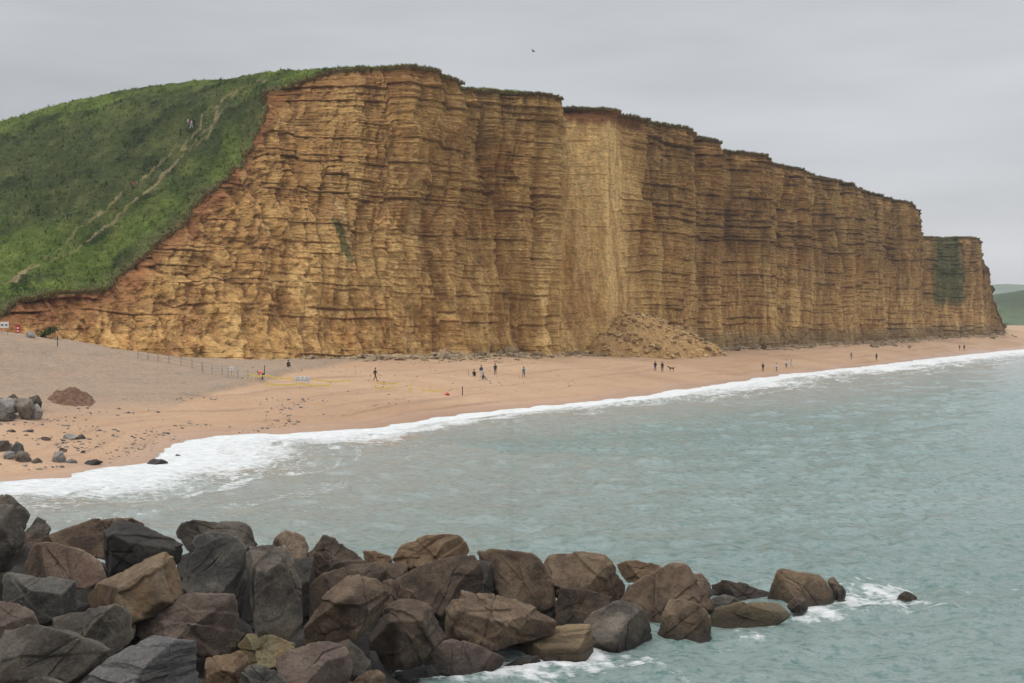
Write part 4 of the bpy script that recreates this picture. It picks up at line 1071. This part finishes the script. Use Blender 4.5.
def rubble(name, label, pts, sizes, seed, colr):
    rg = np.random.default_rng(seed); ico = bmesh.new(); bmesh.ops.create_icosphere(ico, subdivisions=1, radius=1.0)
    iv = np.array([v_.co[:] for v_ in ico.verts]); f_ = np.array([[v_.index for v_ in q_.verts] for q_ in ico.faces]); ico.free()
    Vs, Fs, Cs = [], [], []
    for i, ((x, y, z), s_) in enumerate(zip(pts, sizes)):
        a = rg.random() * 6.28; J = iv * (0.75 + 0.5 * rg.random((len(iv), 1))) * np.array([1.2, .9, .6]) * s_
        J = np.stack([J[:, 0] * math.cos(a) - J[:, 1] * math.sin(a), J[:, 0] * math.sin(a) + J[:, 1] * math.cos(a), J[:, 2]], 1)
        Vs.append(J + np.array([x, y, z + 0.1 * s_])); Fs.append(f_ + i * len(iv))
        q_ = rg.random() ; Cs.append(np.repeat([np.array(colr[0]) * (1 - q_) + np.array(colr[1]) * q_], len(iv), 0))
    me = mesh_np(name, np.concatenate(Vs), np.concatenate(Fs), cols={'col': np.concatenate(Cs)}, smooth=False)
    m, n, b = newmat(name + '_stone'); n.links.new(attr_col(n, 'col'), b.inputs['Base Color']); b.inputs['Roughness'].default_value = .9
    me.materials.append(m)
    return tag(link(name, me), label, 'rubble', None, 'stuff')
pts, szs = [], []
pxr = np.concatenate([fr.uniform(250, 1000, 2600), fr.uniform(640, 1000, 2600), fr.uniform(380, 620, 1600)])
jj = np.interp(pxr, pxs[:1900], np.arange(1900)).astype(int); of = 0.2 + np.abs(fr.normal(size=len(pxr))) * 2.4
of = of * (0.6 + 0.9 * np.clip(vn2(um[jj] / 9, um[jj] * 0, 150) + .4, 0, 1.4))
xs_, ys_ = Bs[jj, 0] + nrm[jj, 0] * (of + 0.8), Bs[jj, 1] + nrm[jj, 1] * (of + 0.8)
zs_ = terrain(xs_, ys_)
rubble('cliff_foot_rubble', 'small broken stone strewn along the base of the cliff', list(zip(xs_, ys_, zs_)), 0.12 + 0.6 * fr.random(len(xs_)) ** 2.5, 600, ((.14, .105, .07), (.42, .30, .16)))
# chunks on the landslip
lo = bpy.data.objects['landslip']; co = np.empty(len(lo.data.vertices) * 3, np.float32); lo.data.vertices.foreach_get('co', co); co = co.reshape(-1, 3) + np.array(lo.location)
tz = terrain(co[:, 0], co[:, 1]); okk = np.nonzero(co[:, 2] > tz + 0.05)[0]
sel = fr.choice(okk, 3200)
rubble('landslip_rubble', 'lumps of yellow sandstone covering the landslip cone', co[sel] + fr.normal(size=(len(sel), 3)) * 0.06, 0.07 + 0.75 * fr.random(len(sel)) ** 7, 601, ((.20, .115, .05), (.54, .37, .17)))
# stones and weed scattered on the beach
def scatter(npt, x0, x1, y0, y1, keep):
    Yw = fr.uniform(100, 240, npt * 30); Xw = fr.uniform(-80, 10, npt * 30); Zw = terrain(Xw, Yw)
    px = HX + Xw / Yw * F; py = HY + (CZ - Zw) / Yw * F
    ok = (px > x0) & (px < x1) & (py > y0) & (py < y1) & (Zw > 0.15) & keep(px, py)
    k = np.nonzero(ok)[0][:npt]
    return list(zip(Xw[k], Yw[k], Zw[k]))
def kp(px, py):
    q_ = 0.35 + 0.9 * vn2(px / 40, py / 9, 160) + 0.5 * vn2(px / 9, py / 3, 161)
    return (fr.random(len(px)) < q_) & (px < 120 + (470 - py) * 4.2)
pts = scatter(1100, -20, 420, 398, 470, kp)
rubble('beach_stones', 'scattered small grey stones and weed on the sand at the left', pts, 0.04 + 0.20 * fr.random(len(pts)) ** 4, 602, ((.09, .08, .07), (.25, .21, .17)))
pts = scatter(320, 240, 620, 362, 395, lambda a_, b_: a_ > 0)
rubble('beach_pebbles', 'small stones dotted over the open sand below the cliff', pts, 0.04 + 0.12 * fr.random(len(pts)) ** 3, 603, ((.10, .08, .07), (.28, .21, .16)))

# ------------------------------------------------------------------ small things on the beach
def add_box(bm, c, s, rot=None):
    M = Matrix.Translation(c) @ (rot.to_4x4() if rot is not None else Matrix.Identity(4)) @ Matrix.Diagonal((*s, 1))
    r_ = bmesh.ops.create_cube(bm, size=1.0, matrix=M); return r_['verts']
def add_tube(bm, a, b_, r0, r1=None, seg=8):
    a = Vector(a); b_ = Vector(b_); d_ = b_ - a; L = d_.length
    M = Matrix.Translation((a + b_) / 2) @ d_.to_track_quat('Z', 'Y').to_matrix().to_4x4()
    bmesh.ops.create_cone(bm, cap_ends=True, segments=seg, radius1=r0, radius2=r1 if r1 is not None else r0, depth=L, matrix=M)
def obj(name, bm, mat, parent=None, bevel=0):
    if bevel: bmesh.ops.bevel(bm, geom=bm.edges[:], offset=bevel, segments=1, affect='EDGES')
    me = bpy.data.meshes.new(name); bm.to_mesh(me); bm.free()
    if mat: me.materials.append(mat)
    return link(name, me, parent)
M_wood = simple_mat('weathered_wood', (.30, .235, .165), .9); M_white = simple_mat('white_board', (.78, .78, .76), .6, .05)
M_red = simple_mat('red_plastic', (.55, .04, .035), .5, .08); M_dark = simple_mat('dark_metal', (.045, .045, .05), .6)
M_yel = simple_mat('yellow_tape', (.78, .60, .10), .6, .08); M_blue = simple_mat('pale_blue_board', (.42, .50, .58), .6, .05)
M_gal = simple_mat('galvanised_steel', (.35, .36, .37), .5, .1, metallic=.4); M_black = simple_mat('black_paint', (.02, .02, .02), .6)

def gpt(px, py): return hit(px, py, terrain, 100, 900)
# post and wire fence at the top of the shingle
def fence(name, pxl, h, label, mat, rails=(0.5, 0.95)):
    P = [Vector(gpt(*p_)) for p_ in pxl]
    root = empty(name, P[0]); tag(root, label, 'fence')
    for p_ in P:
        bm = bmesh.new(); add_tube(bm, p_ - P[0] - Vector((0, 0, .3)), p_ - P[0] + Vector((0, 0, h)), .05, .045); obj('post', bm, mat, root)
    for rz in rails:
        bm = bmesh.new()
        for a_, b_ in zip(P[:-1], P[1:]): add_tube(bm, a_ - P[0] + Vector((0, -.07, rz)), b_ - P[0] + Vector((0, -.05, rz)), .02, seg=6)
        obj('rail', bm, mat, root)
fence('wooden_fence', [(138, 358), (148, 360), (158, 361.5), (169, 363), (181, 365.5), (192, 368), (202, 371)], 1.15, 'low wooden post and rail fence along the top of the shingle bank', M_wood)
fence('wire_fence', [(203, 374), (212, 374), (222, 375), (228, 377), (238, 378), (248, 379)], 1.2, 'grey wire fence on slim posts on the sand beside the white notice', M_gal, rails=(.4, .8, 1.1))

def board(name, px, py, w, h, lift, label, mat, marks=None, cat='sign', post=True):
    g = Vector(gpt(px, py)); root = empty(name, g); tag(root, label, cat)
    if post:
        for sx_ in ((-.35 * w, .35 * w) if w > .7 else (0,)):
            bm = bmesh.new(); add_tube(bm, (sx_, 0.03, -.3), (sx_, 0.03, lift + h * .95), .04); obj('post', bm, M_wood, root)
    bm = bmesh.new(); add_box(bm, (0, -.035, lift + h / 2), (w, .04, h)); obj('panel', bm, mat, root, .005)
    for (mx_, mz_, mw, mh, mm_) in (marks or []):
        bm = bmesh.new(); add_box(bm, (mx_, -.062, lift + mz_), (mw, .01, mh)); obj('marking', bm, mm_, root)
    return root
board('notice_board', 4.5, 334, 1.05, .78, .75, 'white rectangular notice board with dark marks at the top of the shingle', M_white, [(-.25, .38, .26, .2, M_black), (.25, .38, .26, .2, M_black)])
board('warning_sign', 18, 333.5, .62, .95, .1, 'small red warning sign with two white marks at the foot of the slope', M_red, [(0, .62, .3, .16, M_white), (0, .22, .34, .14, M_white)])
board('notice', 231.5, 376, .52, .48, .75, 'small white square notice on a post by the wire fence', M_white, [(0, .24, .3, .04, M_gal)])
# white barrier
g = Vector(gpt(302.5, 383)); root = empty('road_barrier', g); tag(root, 'pale blue and white plastic barrier standing on the sand', 'barrier')
for sx_ in (-.85, .85):
    bm = bmesh.new(); add_box(bm, (sx_, 0, .06), (.12, .6, .08)); add_box(bm, (sx_, 0, .45), (.08, .08, .8)); obj('foot', bm, M_blue, root)
bm = bmesh.new(); add_box(bm, (0, 0, .72), (1.95, .05, .34)); obj('panel', bm, M_white, root, .01)
bm = bmesh.new(); add_box(bm, (0, 0, .34), (1.7, .045, .22)); obj('panel', bm, M_blue, root, .01)
# bands on the barrier
for sx_ in (-.55, 0, .55):
    bm = bmesh.new(); add_box(bm, (sx_, -.03, .72), (.22, .01, .3)); obj('stripe', bm, M_blue, root)
# tapes
def tape(pts, lift, label, gaps=()):
    P = [Vector(gpt(*p_)) for p_ in pts]; root = empty('barrier_tape', P[0]); tag(root, label, 'tape', 'yellow tapes round the closed part of the beach')
    for p_ in P:
        bm = bmesh.new(); add_tube(bm, p_ - P[0] - Vector((0, 0, .2)), p_ - P[0] + Vector((0, 0, lift + .12)), .03, seg=6); obj('stake', bm, M_dark if False else M_yel, root)
    for k_, (a_, b_) in enumerate(zip(P[:-1], P[1:])):
        if k_ in gaps: continue
        bm = bmesh.new(); n_ = 10
        for i in range(n_):
            def pt(t): 
                q_ = (a_ - P[0]).lerp(b_ - P[0], t); q_.z += lift - .18 * math.sin(math.pi * t); return q_
            a2, b2 = pt(i / n_), pt((i + 1) / n_); w_ = .075
            vs = [bm.verts.new(v_) for v_ in (a2 + Vector((0, 0, w_)), a2 - Vector((0, 0, w_)), b2 - Vector((0, 0, w_)), b2 + Vector((0, 0, w_)))]
            bm.faces.new(vs)
        bmesh.ops.remove_doubles(bm, verts=bm.verts, dist=.001); bmesh.ops.solidify(bm, geom=bm.faces[:], thickness=.006)
        obj('strip', bm, M_yel, root)
tape([(249, 382), (266, 383), (293, 386)], 1.0, 'yellow tape left of the pale blue barrier')
tape([(313, 387), (350, 387.5), (376, 389), (397, 390)], .95, 'yellow tape running right from the pale blue barrier behind the walking person', gaps=(1,))
tape([(266, 388), (300, 388), (330, 389)], .55, 'lower yellow tape in front of the pale blue barrier')
tape([(374, 391), (395, 391.5), (423, 393.5), (442, 395)], .6, 'lower yellow tape at the right end near the yellow post', gaps=(1,))
def post(px, py, h, r_, mat, label, arm=False):
    g = Vector(gpt(px, py)); root = empty('marker_post', g); tag(root, label, 'post')
    bm = bmesh.new(); add_tube(bm, (0, 0, -.2), (0, 0, h), r_, r_ * .8); obj('shaft', bm, mat, root)
    bm = bmesh.new(); bmesh.ops.create_uvsphere(bm, u_segments=10, v_segments=6, radius=r_ * 1.3, matrix=Matrix.Translation((0, 0, h))); obj('cap', bm, mat, root)
    if arm: bm = bmesh.new(); add_tube(bm, (-.25, 0, h * .62), (.3, 0, h * .62), r_ * .7); obj('crossbar', bm, mat, root)
post(410.5, 392, 1.1, .07, M_yel, 'short yellow marker post with a crossbar on the sand', True)
post(462.5, 395.5, 1.15, .07, M_dark, 'dark blue marker post at the right end of the roped off sand')
post(57.5, 346.5, 1.2, .06, M_dark, 'thin dark post standing against the sandy slope at the far left')
post(264.5, 375, 1.2, .06, M_dark, 'thin dark post behind the person in orange')
post(468.5, 376, 1.0, .04, M_gal, 'slim grey post beside the seated person in black')
# red bag
g = gpt(447, 395); bm = bmesh.new(); bmesh.ops.create_icosphere(bm, subdivisions=3, radius=.3)
for v_ in bm.verts:
    v_.co.z *= .62; v_.co.x *= 1.25; v_.co.z = max(v_.co.z, -.1) + .04 * math.sin(9 * v_.co.x)
root = empty('bag', (g[0], g[1], g[2] + .1)); tag(root, 'small red bag lying on the sand near the right end of the tapes', 'bag')
obj('sack', bm, M_red, root)
bm = bmesh.new()
for i in range(8):
    a0, a1 = math.pi * i / 8, math.pi * (i + 1) / 8
    add_tube(bm, (.15 * math.cos(a0), 0, .12 + .14 * math.sin(a0)), (.15 * math.cos(a1), 0, .12 + .14 * math.sin(a1)), .02, seg=6)
obj('handle', bm, M_dark, root)
# white boulder and driftwood by the warning sign
beach_rock([(24, 335), (27, 331), (32, 331.5), (36, 335), (34, 338), (26, 338)], 'pale', 'whitish rock beside the red warning sign', 330, None)
# dark shrub row on the sandy slope
g0, g1_ = Vector(gpt(39, 337)), Vector(gpt(56, 345)); 
sv, sf, sc_ = [], [], []
rg = np.random.default_rng(9)
base0 = Vector(at(40, 335.5, g0.y - 4)); base1 = Vector(at(56, 328, g0.y - 2.5))
for i in range(900):
    t = rg.random(); p_ = base0.lerp(base1, t) + Vector(rg.normal(size=3) * np.array([.25, .4, .22]))
    a_, e_ = Vector(rg.normal(size=3)) * .12, Vector(rg.normal(size=3)) * .12
    sf.append([len(sv), len(sv) + 1, len(sv) + 2]); sv += [p_, p_ + a_, p_ + e_]; 
    c_ = np.array((.05, .07, .02)) * (.6 + .9 * rg.random()); sc_ += [c_] * 3
o3_ = np.array(base0)
shr = mesh_np('foliage', np.array([list(q_) for q_ in sv]) - o3_, np.array(sf), mats=(bpy.data.materials['tussock_blades'],), cols={'col': np.array(sc_)}, smooth=False)
root = empty('shrub', base0); tag(root, 'dark straggly shrub on the sandy slope near the red sign', 'shrub'); link('foliage', shr, root)
bm = bmesh.new()
for t in (.1, .35, .6, .9):
    p_ = (base1 - base0) * t; add_tube(bm, p_ + Vector((0, .3, -1.2)), p_ + Vector((.1, 0, .1)), .05, .02)
obj('stem', bm, M_wood, root)

# ------------------------------------------------------------------ people
dg = bpy.context.evaluated_depsgraph_get
CM = {}
def cmat(c_):
    if c_ not in CM: CM[c_] = simple_mat('cloth_%s' % len(CM), c_, .85, .12, 14)
    return CM[c_]
SKIN = simple_mat('skin', (.48, .28, .20), .6, .05); HAIR = simple_mat('hair', (.05, .03, .02), .8); HAIRF = simple_mat('fair_hair', (.30, .20, .10), .8)
def skinned(joints, bones, rad, root_i):
    me = bpy.data.meshes.new('tmp'); me.from_pydata(joints, bones, []); me.update()
    o = bpy.data.objects.new('tmp', me); C.objects.link(o)
    md = o.modifiers.new('s', 'SKIN'); md.use_smooth_shade = True
    sv_ = me.skin_vertices[0].data
    for i, r_ in enumerate(rad): sv_[i].radius = (r_ if isinstance(r_, tuple) else (r_, r_)); sv_[i].use_root = (i == root_i)
    sb2 = o.modifiers.new('u', 'SUBSURF'); sb2.levels = 2; sb2.render_levels = 2
    res = bpy.data.meshes.new_from_object(o.evaluated_get(dg()))
    bpy.data.objects.remove(o); bpy.data.meshes.remove(me)
    return res
def pose(kind, rg):
    # x right, -y forward, z up ; returns joints dict
    J = dict(pel=(0, 0, .95), sp=(0, .01, 1.12), ch=(0, .01, 1.34), nk=(0, 0, 1.50), hd0=(0, -.01, 1.58), hd1=(0, -.03, 1.70))
    for s, q in (('l', -1), ('r', 1)):
        J['sh' + s] = (q * .19, .01, 1.42); J['el' + s] = (q * .25, .03, 1.15); J['wr' + s] = (q * .24, -.06, .92); J['ha' + s] = (q * .24, -.10, .84)
        J['hi' + s] = (q * .10, 0, .90); J['kn' + s] = (q * .11, -.01, .50); J['an' + s] = (q * .12, .03, .09); J['to' + s] = (q * .13, -.15, .04)
    if kind == 'walk':
        J['knl'] = (-.10, -.20, .53); J['anl'] = (-.10, -.30, .12); J['tol'] = (-.10, -.48, .12)
        J['knr'] = (.10, .06, .50); J['anr'] = (.10, .34, .14); J['tor'] = (.10, .20, .03)
        J['ell'] = (-.25, .14, 1.17); J['wrl'] = (-.24, .16, .94); J['hal'] = (-.23, .13, .86); J['elr'] = (.25, -.10, 1.16); J['wrr'] = (.22, -.28, 1.0); J['har'] = (.21, -.36, .98)
    if kind == 'sit':
        dz = -.80
        for k in ('pel', 'sp', 'ch', 'nk', 'hd0', 'hd1', 'shl', 'shr'):
            x, y, z = J[k]; J[k] = (x, y + (0 if k == 'pel' else -.06 if k == 'sp' else -.12), z + dz)
        for s, q in (('l', -1), ('r', 1)):
            J['hi' + s] = (q * .11, -.02, .13); J['kn' + s] = (q * .16, -.38, .42); J['an' + s] = (q * .15, -.62, .09); J['to' + s] = (q * .16, -.80, .05)
            J['el' + s] = (q * .27, -.22, .40); J['wr' + s] = (q * .16, -.40, .48); J['ha' + s] = (q * .10, -.47, .46)
    if kind == 'bend':
        J.update(sp=(0, -.12, 1.02), ch=(0, -.34, 1.10), nk=(0, -.48, 1.10), hd0=(0, -.55, 1.10), hd1=(0, -.66, 1.06), pel=(0, .10, .88))
        for s, q in (('l', -1), ('r', 1)):
            J['sh' + s] = (q * .19, -.42, 1.08); J['el' + s] = (q * .22, -.50, .80); J['wr' + s] = (q * .16, -.56, .58); J['ha' + s] = (q * .14, -.58, .50)
            J['hi' + s] = (q * .10, .10, .84); J['kn' + s] = (q * .12, -.02, .48)
    return J
BON = [('pel', 'sp'), ('sp', 'ch'), ('ch', 'nk'), ('nk', 'hd0'), ('hd0', 'hd1'), ('ch', 'shl'), ('shl', 'ell'), ('ell', 'wrl'), ('wrl', 'hal'), ('ch', 'shr'), ('shr', 'elr'), ('elr', 'wrr'), ('wrr', 'har'),
       ('pel', 'hil'), ('hil', 'knl'), ('knl', 'anl'), ('anl', 'tol'), ('pel', 'hir'), ('hir', 'knr'), ('knr', 'anr'), ('anr', 'tor')]
RAD = dict(pel=(.17, .12), sp=(.15, .11), ch=(.18, .12), nk=.06, hd0=.09, hd1=.10, sh=.075, el=.052, wr=.036, ha=.045, hi=.10, kn=.066, an=.045, to=.045)
def person(pt, kind, rz, top, legs, label, hair=HAIR, scale=1.0, hat=None, group=None):
    rg = np.random.default_rng(len(label)); J = pose(kind, rg); names = list(J)
    rad = [RAD[n_[:-1] if n_[:-1] in RAD else n_] for n_ in names]
    joints = [J[n_] for n_ in names]; bones = [(names.index(a), names.index(b_)) for a, b_ in BON]
    me = skinned(joints, bones, rad, names.index('pel'))
    for mt in (cmat(top), cmat(legs), SKIN, M_dark): me.materials.append(mt)
    segs = [(Vector(J[a]), Vector(J[b_]), a, b_) for a, b_ in BON]
    def cls(b_):
        if b_.startswith('h') and b_[:2] in ('hd', 'ha'): return 2
        if b_[:2] in ('to',): return 3
        if b_[:2] in ('kn', 'an'): return 1
        if b_[:2] == 'hi': return 1
        return 0
    for p_ in me.polygons:
        c_ = p_.center; bd_, bk = 9, 0
        for a, b_, na_, nb_ in segs:
            t = max(0, min(1, (c_ - a).dot(b_ - a) / max((b_ - a).length_squared, 1e-6))); d_ = (c_ - a.lerp(b_, t)).length
            if d_ < bd_: bd_, bk = d_, cls(nb_)
        p_.material_index = bk; p_.use_smooth = True
    me.name = 'person'
    o = link('person', me); o.location = pt; o.rotation_euler = (0, 0, rz); o.scale = (scale,) * 3
    tag(o, label, 'person', group)
    hd = Vector(J['hd1'])
    bm = bmesh.new(); bmesh.ops.create_icosphere(bm, subdivisions=3, radius=.118, matrix=Matrix.Translation(hd + Vector((0, .025, .03))))
    for v_ in bm.verts:
        if v_.co.y < hd.y - .05 and v_.co.z < hd.z + .05: v_.co.y = hd.y - .02
    obj('hair' if not hat else 'hat', bm, hair if not hat else cmat(hat), o)
    # feature details of the face
    if kind in ('walk', 'stand', 'bend'):
        bm = bmesh.new(); dirv = (hd - Vector(J['nk'])).normalized()
    return o
BLK, NAVY, TEAL, WHT, PNK, ORG, GRY, RED_, DGN = (.02, .02, .022), (.03, .045, .09), (.08, .22, .25), (.62, .62, .60), (.60, .33, .36), (.85, .16, .04), (.18, .19, .21), (.42, .07, .05), (.02, .06, .04)
def bp_(px, py, *a, **k): return person(gpt(px, py), *a, **k)
bp_(375.2, 381, 'walk', math.radians(70), BLK, BLK, 'person in black walking to the right past the yellow tape', scale=1.03)
bp_(262.5, 380, 'bend', math.radians(-100), ORG, (.03, .05, .12), 'person in an orange jacket bending down beside the thin dark post')
bp_(288, 367, 'sit', math.radians(30), BLK, (.03, .035, .05), 'person in black crouching right against the foot of the cliff')
bp_(474, 376, 'sit', math.radians(10), BLK, BLK, 'person in black sitting on the sand, left of the standing pair')
bp_(481.3, 377, 'stand', math.radians(20), NAVY, WHT, 'person in a navy top and white trousers standing next to the seated one')
bp_(482.5, 379.5, 'sit', math.radians(60), BLK, GRY, 'person in dark clothes sitting in front of the one in white trousers')
bp_(495.3, 375, 'stand', 0.3, (.04, .04, .07), (.05, .05, .08), 'person in dark clothes standing alone right of the seated group')
bp_(523.8, 378, 'walk', math.radians(-20), TEAL, (.05, .07, .10), 'person in a teal jacket walking on the open sand')
bp_(655.3, 371, 'stand', 0.2, BLK, NAVY, 'left one of two people in black by the black dog')
bp_(662.3, 372, 'stand', -.2, BLK, BLK, 'person in black standing nearest the black dog', scale=1.05)
bp_(763, 371.5, 'stand', 0, BLK, BLK, 'person all in black standing left of the three in white tops')
bp_(776.5, 371.5, 'walk', .5, WHT, (.12, .07, .05), 'person in a white top and brown trousers by the surf')
bp_(786.3, 368, 'stand', .2, WHT, NAVY, 'person in a white top and navy trousers by the surf')
bp_(791.3, 368, 'walk', -.8, (.42, .50, .56), (.45, .48, .52), 'person in pale blue at the right of the white topped group')
bp_(851.3, 359.5, 'stand', 0, GRY, (.30, .22, .18), 'person in grey standing in the middle of the far beach')
bp_(876.5, 360.5, 'stand', .4, BLK, BLK, 'person in black standing close to the surf on the far beach', scale=1.05)
bp_(959.5, 350.5, 'stand', 0, (.12, .08, .06), GRY, 'left one of the pair in brown at the far end of the beach')
bp_(964.2, 350.5, 'stand', 0, BLK, BLK, 'person in black, right one of the pair at the far end of the beach', scale=1.05)
def hpt(px, py):
    h2 = hit(px, py, hill, 150, 420); return h2
def hp_(px, py, *a, **k): 
    x, y, z = hpt(px, py); k_ = np.argmin((GX - x) ** 2 + (GY - y) ** 2); return person((x, y, float(GZ.ravel()[k_]) + .1), *a, **k)
hp_(180.5, 137, 'stand', 1.0, DGN, BLK, 'person in dark green on the hillside path below the pair')
hp_(188, 128.5, 'walk', 2.4, (.50, .42, .40), GRY, 'person in a beige top on the hillside path, left of the one in pink')
hp_(191.5, 128.5, 'walk', 2.4, PNK, WHT, 'person in pink climbing near the top of the hillside path')
hp_(194.2, 127, 'stand', 2.4, BLK, BLK, 'person in black right behind the one in pink on the hillside path')
hp_(131.5, 190.5, 'bend', 2.0, RED_, (.03, .05, .04), 'person in a red top scrambling up the middle of the hillside')
hp_(67.5, 222.5, 'bend', 2.0, (.02, .05, .10), (.02, .03, .05), 'person in dark blue climbing low down on the left of the hillside')
# dog
J = [(0, .32, .56), (0, .1, .55), (0, -.18, .56), (0, -.34, .62), (0, -.46, .76), (0, -.58, .78), (0, -.74, .73), (0, .44, .60), (0, .62, .78)]
R_ = [.10, .11, .135, .10, .075, .085, .04, .035, .02]; Bn = [(0, 1), (1, 2), (2, 3), (3, 4), (4, 5), (5, 6), (0, 7), (7, 8)]
for q in (-1, 1):
    b0 = len(J); J += [(q * .09, -.24, .44), (q * .09, -.22, .25), (q * .09, -.25, .04), (q * .09, -.31, .02)]; R_ += [.06, .035, .028, .03]; Bn += [(2, b0), (b0, b0 + 1), (b0 + 1, b0 + 2), (b0 + 2, b0 + 3)]
    b0 = len(J); J += [(q * .09, .26, .42), (q * .09, .36, .24), (q * .09, .32, .04), (q * .09, .26, .02)]; R_ += [.08, .04, .028, .03]; Bn += [(0, b0), (b0, b0 + 1), (b0 + 1, b0 + 2), (b0 + 2, b0 + 3)]
    b0 = len(J); J += [(q * .05, -.53, .86), (q * .06, -.50, .92)]; R_ += [.03, .012]; Bn += [(5, b0), (b0, b0 + 1)]
dm = skinned(J, Bn, R_, 1); dm.materials.append(simple_mat('black_fur', (.03, .022, .018), .8))
o = link('dog', dm); o.location = gpt(671.5, 371.5); o.rotation_euler = (0, 0, math.radians(-100)); o.scale = (1.15,) * 3
tag(o, 'large black dog standing beside the two people in black', 'dog')
# gull over the cliff
sv = [(0, -.30, 0), (.05, -.1, .05), (.05, .15, .03), (0, .38, 0), (-.05, .15, .03), (-.05, -.1, .05), (0, 0, -.07)]
bm = bmesh.new(); bmesh.ops.create_icosphere(bm, subdivisions=3, radius=.12)
for v_ in bm.verts: v_.co.y *= 2.6; v_.co.x *= .8; v_.co.z *= .8
root = empty('gull', at(533.5, 51.5, 230), .9); tag(root, 'dark seabird flying above the cliff', 'bird')
M_gull = simple_mat('grey_feathers', (.20, .20, .21), .8)
obj('body', bm, M_gull, root)
for q in (-1, 1):
    bm = bmesh.new()
    pr = [(.05, -.14, .05), (.30, -.18, .22), (.62, -.02, .30), (.66, .06, .30), (.30, .08, .20), (.05, .14, .05)]
    vs = [bm.verts.new((q * x, y, z)) for x, y, z in pr]; bm.faces.new(vs); bmesh.ops.solidify(bm, geom=bm.faces[:], thickness=.02); obj('wing', bm, M_gull, root)

# ------------------------------------------------------------------ sea haze
bm = bmesh.new(); bmesh.ops.create_cube(bm, size=1.0, matrix=Matrix.Translation((0, 3950, 45)) @ Matrix.Diagonal((16000, 8100, 104, 1)))
HZ = True
if HZ:
    o = obj('haze', bm, None); tag(o, kind='stuff', label='thin pale sea haze over the whole bay', cat='haze')
    m = bpy.data.materials.new('sea_haze'); m.use_nodes = True; n = m.node_tree; n.nodes.clear()
    out = n.nodes.new('ShaderNodeOutputMaterial'); pv = n.nodes.new('ShaderNodeVolumePrincipled')
    pv.inputs['Color'].default_value = (.86, .90, .95, 1); pv.inputs['Density'].default_value = 0.00013
    n.links.new(pv.outputs[0], out.inputs['Volume']); o.data.materials.append(m)
